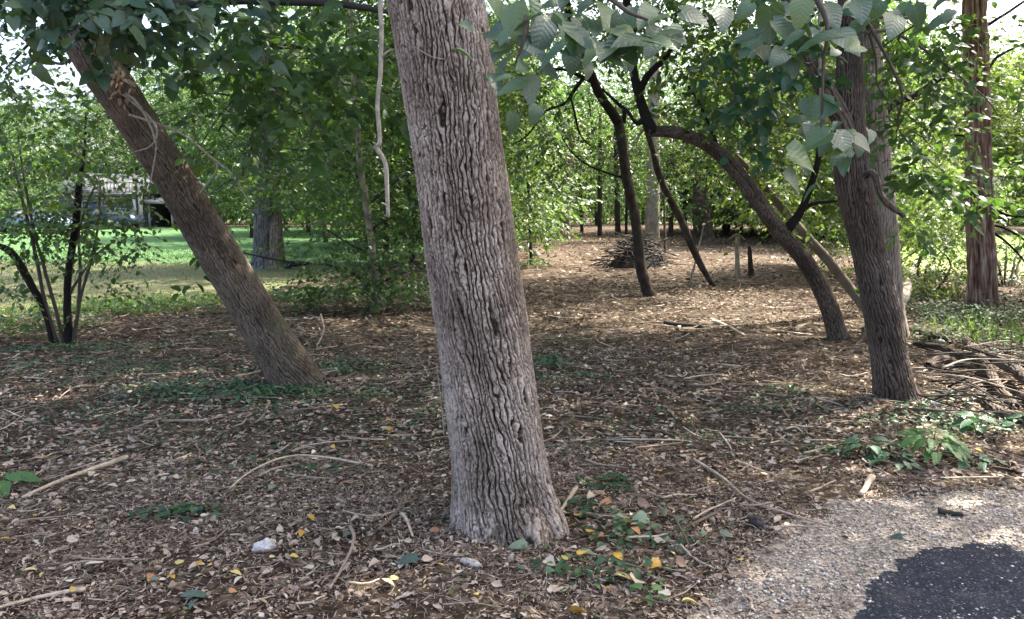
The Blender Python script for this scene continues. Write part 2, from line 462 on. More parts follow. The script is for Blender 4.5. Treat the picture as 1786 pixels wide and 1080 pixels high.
def lawn_mat(name, c1, c2, c3):
    m, n, l, b, o = newmat(name)
    tc = n.new('ShaderNodeTexCoord')
    nz = n.new('ShaderNodeTexNoise'); nz.inputs['Scale'].default_value = 14; nz.inputs['Detail'].default_value = 8
    n2 = n.new('ShaderNodeTexNoise'); n2.inputs['Scale'].default_value = 0.5; n2.inputs['Detail'].default_value = 6
    for t in (nz, n2): l.new(tc.outputs['Object'], t.inputs['Vector'])
    r = ramp(n, [(0.3, c1), (0.7, c2)]); l.new(nz.outputs[0], r.inputs[0])
    # worn ground near the wood's edge: the grass thins out towards the trees
    sx = n.new('ShaderNodeSeparateXYZ'); l.new(tc.outputs['Object'], sx.inputs[0])
    mr = n.new('ShaderNodeMapRange'); mr.inputs[1].default_value = 25.5; mr.inputs[2].default_value = 21.0
    l.new(sx.outputs[1], mr.inputs[0])
    am = n.new('ShaderNodeMath'); am.operation = 'MULTIPLY_ADD'; am.inputs[1].default_value = 0.9; l.new(n2.outputs[0], am.inputs[0]); l.new(mr.outputs[0], am.inputs[2])
    r2 = ramp(n, [(0.62, (0, 0, 0)), (1.05, (0.85, 0.85, 0.85))]); l.new(am.outputs[0], r2.inputs[0])
    mx = n.new('ShaderNodeMix'); mx.data_type = 'RGBA'; l.new(r2.outputs[0], mx.inputs[0]); l.new(r.outputs[0], mx.inputs[6]); mx.inputs[7].default_value = (*c3, 1)
    l.new(mx.outputs[2], b.inputs['Base Color']); b.inputs['Roughness'].default_value = 0.9; b.inputs['Specular IOR Level'].default_value = 0.1
    bp = n.new('ShaderNodeBump'); bp.inputs['Strength'].default_value = 0.8; bp.inputs['Distance'].default_value = 0.03
    l.new(nz.outputs[0], bp.inputs['Height']); l.new(bp.outputs[0], b.inputs['Normal'])
    return m

sheet('gravel_shoulder', GRAV, 0.035, 0.004, gravel_mat(), nseed=5, amp=0.16, fr=2.2)
sheet('asphalt_driveway', ASPH, 0.022, 0.010, asphalt_mat(), nseed=21, amp=0.13, fr=3.4)
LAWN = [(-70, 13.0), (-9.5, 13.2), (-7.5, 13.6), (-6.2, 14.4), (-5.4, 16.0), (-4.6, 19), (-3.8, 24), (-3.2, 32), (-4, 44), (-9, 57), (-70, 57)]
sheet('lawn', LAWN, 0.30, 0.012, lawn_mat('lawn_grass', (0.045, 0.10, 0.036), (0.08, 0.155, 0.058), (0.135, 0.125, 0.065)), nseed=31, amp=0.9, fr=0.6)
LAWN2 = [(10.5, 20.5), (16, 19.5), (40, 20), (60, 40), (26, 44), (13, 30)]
sheet('lawn', LAWN2, 0.5, 0.012, lawn_mat('lawn_grass_painted_sun', (0.10, 0.17, 0.035), (0.17, 0.26, 0.06), (0.2, 0.2, 0.09)), nseed=33, amp=0.9, fr=0.6)  # brighter copy of the lawn colours, with the sunlight painted in

def sdist(poly, x, y):
    """rough distance to polygon edges"""
    d = np.full(np.shape(x), 1e9)
    for i in range(len(poly)):
        a = np.array(poly[i]); b = np.array(poly[(i + 1) % len(poly)])
        ab = b - a; t = np.clip(((x - a[0]) * ab[0] + (y - a[1]) * ab[1]) / (ab @ ab), 0, 1)
        d = np.minimum(d, np.hypot(x - a[0] - t * ab[0], y - a[1] - t * ab[1]))
    return d

# ------------------------------------------------------------------ leaf building
def leaf_tmpl(kind):
    if kind == 'far':      # folded diamond
        v = [(0, 0, 0), (0.45, 0.30, 0.05), (1, 0, -0.10), (0.45, -0.30, 0.05)]
        f = [(0, 2, 1), (0, 3, 2)]
    elif kind == 'mid':    # ovate, keeled and drooping
        v = [(0, 0, 0), (0.28, 0.30, 0.06), (0.65, 0.25, 0.0), (1, 0, -0.16), (0.65, -0.25, 0.0), (0.28, -0.30, 0.06), (0.45, 0, -0.02)]
        f = [(0, 6, 1), (1, 6, 2), (2, 6, 3), (3, 6, 4), (4, 6, 5), (5, 6, 0)]
    elif kind == 'lit':    # curled dry leaf
        v = [(-0.5, 0, 0.06), (-0.1, 0.24, 0.14), (0.25, 0.2, 0.10), (0.5, 0, 0.0), (0.2, -0.2, 0.12), (-0.15, -0.22, 0.16), (0, 0, 0.0)]
        f = [(0, 6, 1), (1, 6, 2), (2, 6, 3), (3, 6, 4), (4, 6, 5), (5, 6, 0)]
    elif kind == 'chip':
        v = [(-0.5, 0.02, 0.05), (0.02, 0.14, 0.0), (0.5, -0.03, 0.08), (-0.03, -0.13, 0.03)]
        f = [(0, 2, 1), (0, 3, 2)]
    elif kind == 'blade':
        v = [(0, 0.04, 0), (0, -0.04, 0), (0.5, -0.025, 0.0), (0.5, 0.025, 0.0), (1, 0, -0.25)]
        f = [(0, 1, 2), (0, 2, 3), (3, 2, 4)]
    elif kind == 'twig':   # bent three sided stem
        v = []
        for x, off, r in ((-0.5, 0, 0.5), (0.0, 0.09, 0.5), (0.5, 0, 0.3)):
            for k in range(3):
                a = k * 2.094
                v.append((x, off + r * math.cos(a) * 0.04, r * math.sin(a) * 0.04))
        f = []
        for s in (0, 3):
            for k in range(3):
                a, b2 = s + k, s + (k + 1) % 3
                f += [(a, b2, b2 + 3), (a, b2 + 3, a + 3)]
    elif kind == 'stone':
        t = (1 + 5 ** 0.5) / 2
        v = np.array([(-1, t, 0), (1, t, 0), (-1, -t, 0), (1, -t, 0), (0, -1, t), (0, 1, t), (0, -1, -t), (0, 1, -t), (t, 0, -1), (t, 0, 1), (-t, 0, -1), (-t, 0, 1)]) / 3.8
        v = v * np.array([1.0, 0.8, 0.55]) + np.random.default_rng(2).normal(0, 0.05, (12, 3))
        f = [(0, 11, 5), (0, 5, 1), (0, 1, 7), (0, 7, 10), (0, 10, 11), (1, 5, 9), (5, 11, 4), (11, 10, 2), (10, 7, 6), (7, 1, 8), (3, 9, 4), (3, 4, 2), (3, 2, 6), (3, 6, 8), (3, 8, 9), (4, 9, 5), (2, 4, 11), (6, 2, 10), (8, 6, 7), (9, 8, 1)]
    return np.array(v, float), np.array(f, int)

def scatter_mesh(name, kind, pos, a, n, sc, mat, smooth=False, wid=None):
    tv, tf = leaf_tmpl(kind)
    a = norm(a); b = norm(np.cross(n, a)); n = np.cross(a, b)
    N = len(pos); sc = np.broadcast_to(sc, (N,)); wid = np.ones(N) if wid is None else wid
    V = pos[:, None] + sc[:, None, None] * (tv[None, :, 0:1] * a[:, None] + (tv[None, :, 1:2] * wid[:, None, None]) * b[:, None] + tv[None, :, 2:3] * n[:, None])
    Fc = tf[None] + (np.arange(N) * len(tv))[:, None, None]
    return mesh_np(name, V.reshape(-1, 3), Fc.reshape(-1, 3), mat, smooth)

def sprays(blobs, leaf, per=11, seed=0, droop=0.25, jit=0.55, twl=(0.35, 0.85), face=0.25):
    """blobs: (centre, (rx,ry,rz), twigs).  Leaves stand alternately along twigs, in loose tiers."""
    r = np.random.default_rng(seed)
    P, A, Nn, Sc, tws, twe = [], [], [], [], [], []
    for c, rad, n in blobs:
        n = int(n); c = np.asarray(c)
        u = norm(r.normal(size=(n, 3))) * (r.random((n, 1)) ** 0.45)
        s = c + u * np.array(rad)
        d = norm(u * np.array([1, 1, 0.3]) + r.normal(0, 0.6, (n, 3)) * np.array([1, 1, 0.45]) + np.array([0, 0, -droop]))
        L = r.uniform(*twl, n)
        tws.append(s); twe.append(s + d * L[:, None])
        t = np.linspace(0.12, 1.0, per)[None, :] + r.normal(0, 0.03, (n, per))
        side = np.where(np.arange(per) % 2 == 0, 1.0, -1.0)[None, :] * np.ones((n, 1))
        hz = norm(np.cross(d, np.array([0, 0, 1.0])) + 1e-6)
        sag = np.zeros((n, per, 3)); sag[..., 2] = -0.12 * L[:, None] * t ** 2
        p = s[:, None] + d[:, None] * (L[:, None] * t)[..., None] + sag
        a = norm(hz[:, None] * side[..., None] * 0.9 + d[:, None] * 0.6 + r.normal(0, 0.35, (n, per, 3)) + np.array([0, 0, -0.35]))
        nn = norm(np.array([0, 0, 1.0]) + r.normal(0, jit, (n, per, 3)) + np.array([0, -face, 0]))
        P.append(p.reshape(-1, 3)); A.append(a.reshape(-1, 3)); Nn.append(nn.reshape(-1, 3)); Sc.append(leaf * r.uniform(0.55, 1.2, n * per))
    return [np.concatenate(q) for q in (P, A, Nn, Sc, tws, twe)]

def lines_mesh(name, s, e, r0, mat, sag=0.12):
    """thin three sided twigs"""
    d = e - s; L = np.linalg.norm(d, axis=1)
    tv, tf = leaf_tmpl('twig')
    up = np.tile(np.array([0.0, 0.0, -1.0]), (len(s), 1))
    a = norm(d); b = norm(np.cross(up, a) + 1e-6); n = np.cross(a, b)
    x = tv[None, :, 0:1] + 0.5
    rr = r0 / 0.02
    V = s[:, None] + d[:, None] * x + np.array([0, 0, -1]) * (sag * L[:, None, None] * x ** 2) + rr * ((tv[None, :, 1:2] - np.where(np.abs(tv[None, :, 0:1]) < .1, .09, 0)) * b[:, None] + tv[None, :, 2:3] * n[:, None])
    Fc = tf[None] + (np.arange(len(s)) * len(tv))[:, None, None]
    return mesh_np(name, V.reshape(-1, 3), Fc.reshape(-1, 3), mat)

def big_leaf(name, mat, seed, heart=True, width=0.78):
    """broad leaf on a grid: 4 strips x 6 rows, keeled, drooping, wavy"""
    r = np.random.default_rng(seed)
    rows, cols = 7, 5
    t = np.linspace(0, 1, rows); us = np.linspace(-1, 1, cols)
    w = (np.sin(np.pi * np.clip(t * 0.94 + 0.06, 0, 1) ** 0.62) ** 0.8) * width * 0.5
    w[-1] = 0.005; w[0] = width * 0.16 if heart else 0.02
    V = []; UV = []
    bend = r.uniform(0.05, 0.42); keel = r.uniform(-0.02, 0.2); twist = r.normal(0, .35); side = r.normal(0, .10); ph = r.uniform(0, 6)
    for i in range(rows):
        for u in us:
            wi = w[i] * (1 + r.normal(0, 0.05) * abs(u))
            x = t[i] - (0.13 * abs(u) ** 1.5 * (1 - t[i]) ** 2 if heart else 0)
            z = keel * abs(u) * w[i] * 2.2 - bend * t[i] ** 2 + 0.025 * math.sin(ph + 5 * t[i] + 3 * u) * abs(u)
            z += twist * t[i] * u * wi; V.append((x, u * wi + side * t[i] ** 2, z)); UV.append((0.5 + 0.5 * u * w[i] / (width * 0.5), t[i]))
    f = grid_faces(rows, cols, wrap=False)
    return mesh_np(name, np.array(V), f, mat, smooth=True, uv=np.array(UV))

def place(o, p, a, n, s):
    a = Vector(norm(np.array(a))); n = Vector(norm(np.array(n)))
    b = n.cross(a).normalized(); n = a.cross(b)
    m = Matrix((a, b, n)).transposed().to_4x4()
    o.matrix_local = Matrix.Translation(Vector([float(v) for v in p])) @ m @ Matrix.Scale(float(s), 4)

def wloc(o):
    p = Vector((0, 0, 0))
    while o is not None:
        p += o.location; o = o.parent
    return np.array(p)

# ------------------------------------------------------------------ trunks
def bark_h(style, u, v, per, seed):
    """u in cells round the trunk, v in metres; returns 0..1 height"""
    if style == 'hero':
        k = per
        u = u + 2.2 * perlin(0 * u + 3.3, v * 0.8, None, seed + 20) - (7.5 if per > 44 else 2.0) * np.exp(-v / 0.9)
        ph = u + 0.95 * perlin(u * 0.25, v * 2.6, k // 4, seed) + 0.55 * perlin(u * 0.5, v * 7.0, k // 2, seed + 1) + 0.32 * perlin(u, v * 18.0, k, seed + 2)
        f = np.abs(np.sin(math.pi * ph))
        gap = sst(0.18, 0.65, perlin(u * 0.5 + 2.2, v * 6.0, k // 2, seed + 12) + 0.45 * perlin(u, v * 17, k, seed + 13))
        h1 = np.maximum(sst(0.12, 0.60, f), 0.62 * gap)
        jx = 0.45 * perlin(u * 2, v * 30, 2 * k, seed + 14)
        c1, c2 = voronoi(1.5 * ph + jx, v / 0.105 + 0.9 * perlin(u, v * 13, k, seed + 6), (3 * k) // 2, seed + 5)
        h2 = sst(0.0, 0.26, c2 - c1)
        d1, d2 = voronoi(2.5 * ph + 1.2 * jx, v / 0.036 + 0.8 * perlin(u * 2, v * 25, 2 * k, seed + 16), (5 * k) // 2, seed + 15)
        h3 = sst(0.0, 0.35, d2 - d1)
        tilt = 0.5 + 0.5 * perlin(ph * 1.5, v * 12, None, seed + 7)
        fg = 0.5 + 0.7 * perlin(u * 6, v * 70, 6 * k, seed + 8)
        big = 0.85 + 0.3 * perlin(u * 0.12, v * 1.6, None, seed + 21)
        return np.clip(big * (0.66 * h1 * (0.62 + 0.38 * h2) + 0.12 * h2 * (0.5 + 0.5 * h3) + 0.22 * tilt * (0.2 + 0.8 * h1) + 0.07 * h3 + 0.15 * fg) - 0.08, 0, 1)
    if style == 'ridge':
        ph = u + 0.8 * perlin(u * 0.25, v * 1.8, per // 4, seed) + 0.40 * perlin(u * 0.5, v * 6, per // 2, seed + 1) + 0.25 * perlin(u, v * 15, per, seed + 2)
        gap = sst(0.15, 0.6, perlin(u * 0.5 + 2.2, v * 6.0, per // 2, seed + 12))
        h = np.maximum(sst(0.08, 0.7, np.abs(np.sin(math.pi * ph))), 0.8 * gap)
        fl = 0.5 + 0.6 * perlin(u * 2, v * 20, per * 2, seed + 5)
        fg = 0.5 + 0.6 * perlin(u * 3, v * 50, per * 3, seed + 6)
        return np.clip(0.62 * h + 0.30 * fl * (0.3 + 0.7 * h) + 0.22 * fg - 0.05, 0, 1)
    if style == 'shag':
        uu = u + 0.4 * perlin(u * 0.25, v * 1.0, per // 4, seed)
        a = perlin(uu, v * 1.3, per, seed + 1); b = perlin(uu * 2, v * 4, per * 2, seed + 2)
        return np.clip(0.5 + 0.5 * a + 0.35 * b, 0, 1)
    return np.clip(0.5 + 0.6 * fbm(u * 0.5, v * 6, max(1, per // 2), seed, 3), 0, 1)

def trunk(name, pts, rads, mat, parent, style='flat', cell=0.045, depth=0.015, cols=48, rows=80, seed=1, front=None, flare=0.0, lobes=5, ts=None, slant=0.0):
    pts = np.asarray(pts, float); rads = np.asarray(rads, float)
    # length parameter even along the curve
    fine = catmull(np.column_stack([pts, rads]), np.linspace(0, 1, 600))
    s = np.concatenate([[0], np.cumsum(np.linalg.norm(np.diff(fine[:, :3], axis=0), axis=1))])
    tl = np.linspace(0, 1, rows) if ts is None else ts
    sv = tl * s[-1]
    C = np.stack([np.interp(sv, s, fine[:, k]) for k in range(4)], -1)
    R = C[:, 3]; C = C[:, :3]
    T = norm(np.gradient(C, axis=0))
    ref = np.array([0.0, -1.0, 0.0])
    N = norm(ref - T * (T @ ref)[:, None]); B = np.cross(T, N)
    if front:
        nf = int(cols * 0.82)
        th = np.concatenate([np.linspace(-front, front, nf, endpoint=False), np.linspace(front, 2 * math.pi - front, cols - nf, endpoint=False)])
    else:
        th = np.linspace(0, 2 * math.pi, cols, endpoint=False)
    per = max(8, 4 * int(round(2 * math.pi * R.mean() / cell / 4)))
    u = (th / (2 * math.pi) * per)[None, :] + 0 * sv[:, None]
    v = sv[:, None] + 0 * th[None, :]
    H = bark_h(style, u + slant * v, v, per, seed)
    out = 0.6 * fbm(np.cos(th)[None] * 0.8 + 5, v * 0.8 + np.sin(th)[None] * 0.8, seed=seed + 30, o=2)
    rr = R[:, None] * (1 + 0.10 * out) + depth * (H - 0.6)
    if flare:
        fl = np.exp(-sv / flare)[:, None]
        rr = rr * (1 + 0.30 * fl * (0.5 + 0.5 * np.cos(lobes * th + seed))[None, :])
    V = C[:, None] + rr[..., None] * (N[:, None] * np.cos(th)[None, :, None] + B[:, None] * np.sin(th)[None, :, None])
    me = mesh_np(name, V.reshape(-1, 3), grid_faces(len(sv), len(th)), mat, smooth=True, attrs={'hgt': H})
    return obj(name, me, parent)

def pxpath(lst):
    """(px, py, Y, width px) -> points and radii"""
    P, R = [], []
    for px, py, Y, w in lst:
        p = at(px, py, Y); P.append(p)
        R.append(0.5 * w * ((p - np.array([0, 0, CAMZ])) @ FWD) / F)
    return P, R

def branch(parent, lst, mat, name='branch', sides=8, wob=0.004, seed=0, metres=False):
    if metres: P = [q[:3] for q in lst]; R = [q[3] for q in lst]
    else: P, R = pxpath(lst)
    v, f = tube(P, R, sides, rows=5 * len(P), wob=wob, seed=seed)
    return obj(name, mesh_np(name, v, f, mat, smooth=True), parent)

LEAF3 = [big_leaf('leaf', M['leaf_n'], 10 + k, width=w) for k, w in enumerate((0.85, 0.78, 0.92, 0.7, .8, .95, .74, .88, .66, .82))]
LEAFM = {}
for key in ('leaf', 'leaf_y', 'leaf_d'):
    LEAFM[key] = []
    for k in range(3):
        LEAFM[key].append(big_leaf('leaf', M['leaf_n'] if key == 'leaf_d' else M[key], 30 + k, width=0.62 + 0.08 * k))

def crown(parent, blobs, leaf, mat, seed, per=11, kind='mid', indiv=0, droop=0.25, jit=0.55, twl=(0.35, 0.85), twig_r=0.003, twmat='twig', name='crown', face=0.25):
    """leaves as one crown part, the nearest in view as leaf parts of their own, plus the twigs"""
    P, A, Nn, Sc, s, e = sprays(blobs, leaf, per, seed, droop, jit, twl, face)
    if indiv:
        rel = P - np.array([0, 0, CAMZ]); d = rel @ FWD
        x = CX + F * rel[:, 0] / d; y = CY - F * (rel @ UPV) / d
        size = np.where((x > 0) & (x < 1786) & (y > 0) & (y < 1080), Sc / d, 0)
        idx = np.argsort(-size)[:indiv]
        base = wloc(parent)
        lm = LEAFM[mat]
        for q in idx:
            if size[q] <= 0: break
            o = bpy.data.objects.new('leaf', lm[int(q) % 3]); COL.objects.link(o); o.parent = parent
            place(o, P[q] - base, A[q], Nn[q], Sc[q])
        keep = np.ones(len(P), bool); keep[idx] = False
        P, A, Nn, Sc = P[keep], A[keep], Nn[keep], Sc[keep]
    if len(P):
        c = obj(name, scatter_mesh(name, kind, P, A, Nn, Sc, M[mat]), parent); tag(c, kind='stuff')
    t = obj('twigs', lines_mesh('twigs', s, e, twig_r, M[twmat]), parent); tag(t, kind='stuff')

def limbs(parent, root, blobs, r0, mat, seed, n=2):
    """limbs from the trunk out to the foliage masses"""
    r = np.random.default_rng(seed)
    for c, rad, _ in blobs:
        c = np.asarray(c); root_ = np.asarray(root)
        mid = (root_ + c) / 2 + np.array([r.normal(0, .15), r.normal(0, .15), r.uniform(0.1, 0.35) * np.linalg.norm(c - root_) * 0.5])
        parts = [tube([root_, mid, c], [r0, r0 * 0.6, r0 * 0.25], 6, 10, 0.01, int(r.integers(999)))]
        for _k in range(n * 3):
            e = c + norm(r.normal(size=3)) * np.array(rad) * 0.9
            st = mid + (c - mid) * r.uniform(0.1, 0.95)
            parts.append(tube([st, (st + e) / 2 + np.array([0, 0, r.uniform(0, .15)]), e], [r0 * 0.32, r0 * 0.2, r0 * 0.08], 4, 6, 0.01, int(r.integers(999))))
        v, f = join(parts)
        obj('branch', mesh_np('branch', v, f, mat, smooth=True), parent)

def base_of(px, py):
    p = G(px, py); return p

def B(px, py, Y, r, n, flat=0.7):
    return (at(px, py, Y), (r, r, r * flat), n)

# ================================================================== THE TREES
# --- the big grey furrowed trunk in front
t0 = empty('tree', (0.0, 3.92, float(gz(0, 3.92))), 'thick grey deeply furrowed trunk standing closest to the camera', 'tree')
MY = 3.92
hero = [(893, 1020, MY, 270), (889, 950, MY, 206), (879, 880, MY, 178), (868, 780, MY, 160), (845, 600, MY, 158), (818, 400, MY, 157), (790, 200, MY, 157), (760, 0, MY, 166)]
hp, hr = pxpath(hero)
hp += [hp[-1] + np.array([-0.25, 0.05, 1.2]), hp[-1] + np.array([-0.5, 0.1, 3.0]), hp[-1] + np.array([-0.6, 0.2, 5.2])]
hr += [0.235, 0.21, 0.15]
ts_h = np.concatenate([np.linspace(0, 0.405, 760, endpoint=False), np.linspace(0.405, 1, 60)])
trunk('trunk', hp, hr, M['bark_hero'], t0, 'hero', cell=0.026, depth=0.028, cols=400, seed=11, front=1.9, flare=0.26, lobes=7, ts=ts_h)
for k, (a, L, r0) in enumerate(((-2.75, .13, .08), (-1.9, .10, .07), (-1.1, .14, .085), (-0.4, .12, .08), (0.6, .14, .075), (2.4, .25, .09))):
    d = np.array([math.cos(a), math.sin(a), 0.0]); c0 = np.array([hp[1][0], MY, 0.0])
    g_ = lambda p: float(gz(p[0], p[1]))
    q0 = c0 + d * .10; q1 = c0 + d * .22; q2 = c0 + d * (.22 + L * .5); q3 = c0 + d * (.22 + L)
    trunk('root', [q0 + [0, 0, g_(q0) + .24], q1 + [0, 0, g_(q1) + .05], q2 + [0, 0, g_(q2) - .04], q3 + [0, 0, g_(q3) - .10]], [r0 * .9, r0, r0 * .75, r0 * .35], M['bark_hero'], t0, 'hero', cell=.022, depth=.018, cols=48, rows=80, seed=300 + k)
bl = [(np.array([-1.2, 5.6, 7.6]), (2.4, 2.2, 1.2), 420), (np.array([1.8, 6.2, 7.8]), (2.2, 2.2, 1.2), 420), (np.array([0.4, 8.2, 8.8]), (2.6, 2.4, 1.3), 460), (np.array([3.4, 5.0, 8.6]), (2.2, 2.2, 1.3), 380)]
crown(t0, bl, 0.17, 'leaf', 101, kind='far')
limbs(t0, hp[-2], bl, 0.09, M['bark_hero'], 5)

def leafy(parent, path, leaves, seed, mat=None, meshes=LEAF3, size=0.108, spread=0.16, face=0.5, name='branch'):
    """a low branch hung with broad leaves, each leaf a sub-part of the branch"""
    r = np.random.default_rng(seed)
    br = branch(parent, path, mat or M['twig'], name, 6, 0.003, seed)
    leaves = [(x, y + 14, Y, s * 1.1) for x, y, Y, s in leaves] + [(x + r.normal(0, 34), y + r.normal(2, 24), Y + r.normal(.12, .15), s * r.uniform(.55, 1.0)) for x, y, Y, s in leaves + leaves]
    P, _ = pxpath(path)
    base = wloc(parent)
    for (px, py, Y, s) in leaves:
        p = at(px, py, Y)
        o = bpy.data.objects.new('leaf', meshes[int(r.integers(len(meshes)))]); COL.objects.link(o); o.parent = br
        a = np.array([r.normal(0, 0.7), r.normal(-0.35, 0.35), -0.55 + r.normal(0, 0.25)])
        n = np.array([r.normal(0, 0.35), -face + r.normal(0, 0.25), 1.0 - face * 0.5])
        a = norm(a); sz = s * size
        o_p = p - a * sz * 0.5
        place(o, o_p, a, n, sz)      # branch mesh sits in world space under the parent, its own origin at the world origin
    return br

# low boughs of the big tree reaching over the camera, with broad leaves
r_ = np.random.default_rng(5)
def cloudpx(n, x0, x1, y0, y1, Y0, Y1, s0, s1, seed, hole=None):
    q = np.random.default_rng(seed); out = []
    while len(out) < n:
        x, y = q.uniform(x0, x1), q.uniform(y0, y1)
        if hole and not hole(x, y): continue
        out.append((x, y, q.uniform(Y0, Y1), q.uniform(s0, s1)))
    return out
A1 = [(905, 25, 2.5, 1), (890, 140, 2.5, .85), (925, 135, 2.52, .9), (880, 100, 2.6, .8), (1000, 60, 2.5, 1), (960, 85, 2.4, .9), (1040, 30, 2.6, 1.1), (1075, 70, 2.4, 1.0), (1110, 50, 2.35, 1.15), (1150, 60, 2.4, 1.15),
      (1170, 40, 2.5, 1.0), (1130, 20, 2.6, 1.0), (1015, 50, 2.5, .9), (985, 35, 2.6, .9), (945, 45, 2.5, .95), (930, 15, 2.6, 1.0), (1065, 10, 2.6, 1.0), (1215, 10, 2.5, .8), (1265, 15, 2.6, .8), (970, 15, 2.7, .9), (890, 15, 2.6, .9), (1000, 95, 2.5, .7), (1030, 80, 2.45, .8), (905, 95, 2.55, .8), (1095, 80, 2.4, .7)]
leafy(t0, [(840, -330, 3.8, 60), (930, -190, 3.2, 34), (1010, -60, 2.7, 16), (1080, 10, 2.45, 9), (1130, 35, 2.4, 5)], A1, 3)
leafy(t0, [(930, -190, 3.2, 20), (905, -60, 2.7, 12), (915, 40, 2.5, 8), (900, 110, 2.5, 5)], [(935, 60, 2.5, .9), (870, 45, 2.55, .8)], 4)
B1 = [(1345, 25, 3.0, 1.1), (1425, 55, 2.9, 1.35), (1400, 30, 3.0, 1.0), (1500, 35, 3.0, 1.1), (1480, 55, 2.95, 1.0), (1385, 85, 3.0, .9), (1360, 90, 3.05, .9), (1330, 70, 3.1, .9), (1560, 25, 3.1, 1.0), (1450, 10, 3.0, 1.1),
      (1435, 178, 2.95, .85), (1420, 235, 2.95, 1.0), (1405, 265, 2.9, 1.15), (1475, 232, 2.95, .9), (1440, 240, 3.0, .8), (1505, 230, 3.0, .8), (1390, 300, 3.0, .85), (1465, 250, 2.95, .7), (1520, 10, 3.1, .9), (1380, 10, 3.1, 1.0), (1310, 60, 3.1, .8), (1600, 15, 3.2, .8), (1640, 20, 3.2, .7)]
leafy(t0, [(840, -360, 3.9, 56), (1080, -300, 3.5, 34), (1290, -120, 3.2, 18), (1430, 10, 3.0, 10), (1435, 120, 2.97, 5), (1432, 235, 2.95, 4)], B1, 6)

# hanging vine beside it
vn = empty('hanging_vine', at(666, 0, 3.3), 'bare pale vine dangling straight down beside the thick grey trunk', 'vine')
vp = [(655, -260, 3.4, 9), (658, -80, 3.3, 8.5), (663, 0, 3.3, 8.5), (666, 70, 3.3, 8), (665, 130, 3.3, 8), (660, 180, 3.3, 7.5), (664, 245, 3.3, 8), (657, 256, 3.3, 9), (672, 285, 3.3, 8), (675, 330, 3.3, 7.5), (677, 378, 3.3, 6.5)]
P, R = pxpath(vp)
v, f = tube(P, R, 8, 60, 0.0016, 3)
obj('stem', mesh_np('stem', v, f, M['vine'], True), vn)
for px, py, dx, dy in ((666, 100, 20, -14), (657, 256, -7, -8), (675, 360, -10, -6)):
    v, f = tube(pxpath([(px, py, 3.3, 4), (px + dx * .5, py + dy * .7, 3.28, 3), (px + dx, py + dy, 3.26, 2)])[0], [0.006, 0.004, 0.002], 5, 8)
    obj('shoot', mesh_np('shoot', v, f, M['vine'], True), vn)
# thin creepers lying on the bark of the big trunk
cv = empty('creeper', at(775, 600, 3.66), 'thin dry creeper stems clinging to the thick grey trunk', 'vine')
def on_trunk(px, py, lift=0.012):
    # nearest surface of the trunk along the pixel's ray
    ys = [q[1] for q in hero][::-1]; xs = [q[0] for q in hero][::-1]; ws = [q[3] for q in hero][::-1]
    c = np.interp(py, ys, xs); w = np.interp(py, ys, ws) / 2
    k = np.clip((px - c) / w, -0.97, 0.97)
    rm = w * MY / F
    return at(px, py, MY - rm * math.sqrt(1 - k * k) - lift)
for lst, rr in (([(770, 470), (775, 530), (773, 560), (776, 600), (774, 640), (772, 700)], 0.0035), ([(790, 420), (785, 480), (782, 520), (779, 560), (783, 590), (774, 625)], 0.003),
                ([(770, 45), (765, 70), (768, 95)], 0.0035), ([(690, 88), (720, 82), (750, 98), (775, 104)], 0.0025), ([(762, 640), (768, 690), (775, 760)], 0.003)):
    v, f = tube([on_trunk(*q) for q in lst], [rr] * len(lst), 5, 24)
    obj('stem', mesh_np('stem', v, f, M['vine'], True), cv)

# --- leaning brown tree
LB = G(518, 672); LY = LB[1] + 0.15
t1 = empty('tree', (LB[0], LY, LB[2]), 'brown trunk leaning steeply away over the edge of the lawn', 'tree')
lp, lr = pxpath([(548, 730, LY, 118), (518, 668, LY, 92), (480, 605, LY - .05, 78), (425, 515, LY - .15, 72), (350, 392, LY - .3, 68), (300, 305, LY - .4, 66), (240, 215, LY - .5, 66), (168, 105, LY - .6, 72), (110, 20, LY - .65, 66)])
lp += [lp[-1] + np.array([-0.7, -0.05, 1.0]), lp[-1] + np.array([-1.5, -.1, 2.6])]; lr += [0.15, 0.10]
trunk('trunk', lp, lr, M['bark_left'], t1, 'hero', cell=0.021, depth=0.017, cols=220, rows=560, seed=21, flare=0.25, lobes=4)
# root toe to the side
v, f = tube([at(520, 660, LY), at(560, 668, LY - .05), at(590, 678, LY - .1)], [0.14, 0.07, 0.02], 8, 12, .005, 2)
obj('root', mesh_np('root', v, f, M['bark_left'], True), t1)
bl = [(np.array([-5.2, 6.6, 7.2]), (2.2, 2.2, 1.3), 220), (np.array([-2.6, 8.6, 7.4]), (2.2, 2.2, 1.2), 380), (np.array([-0.8, 11.0, 7.8]), (2.2, 2.2, 1.2), 360), (np.array([-5.8, 10.5, 8.2]), (2.4, 2.2, 1.4), 260)]
crown(t1, bl, 0.16, 'leaf', 102, kind='far')
limbs(t1, lp[-2], bl, 0.07, M['bark_left'], 7)
hang = [B(30, -20, 5.6, .5, 22, .25), B(150, -12, 5.5, .45, 26, .25), B(250, 15, 5.6, .3, 13, .3), B(215, 35, 5.5, .2, 6, .3), B(110, 8, 5.6, .3, 10, .3), B(330, -20, 5.8, .5, 14, .4)]
crown(t1, hang, 0.125, 'leaf_d', 103, per=8, indiv=190, jit=0.6, face=1.1, twl=(0.3, 0.55))
hang = [B(470, 140, 6.8, .6, 22, .5), B(540, 90, 6.9, .6, 22, .5), B(510, 215, 6.6, .4, 10, .5), B(420, 50, 7.0, .6, 22, .5), B(600, 50, 7.0, .6, 22, .5), B(360, 100, 7.4, .6, 16, .5), B(310, 40, 7.2, .5, 14, .5), B(620, 170, 7.4, .5, 12, .5), B(440, 230, 7.0, .4, 8, .5)]
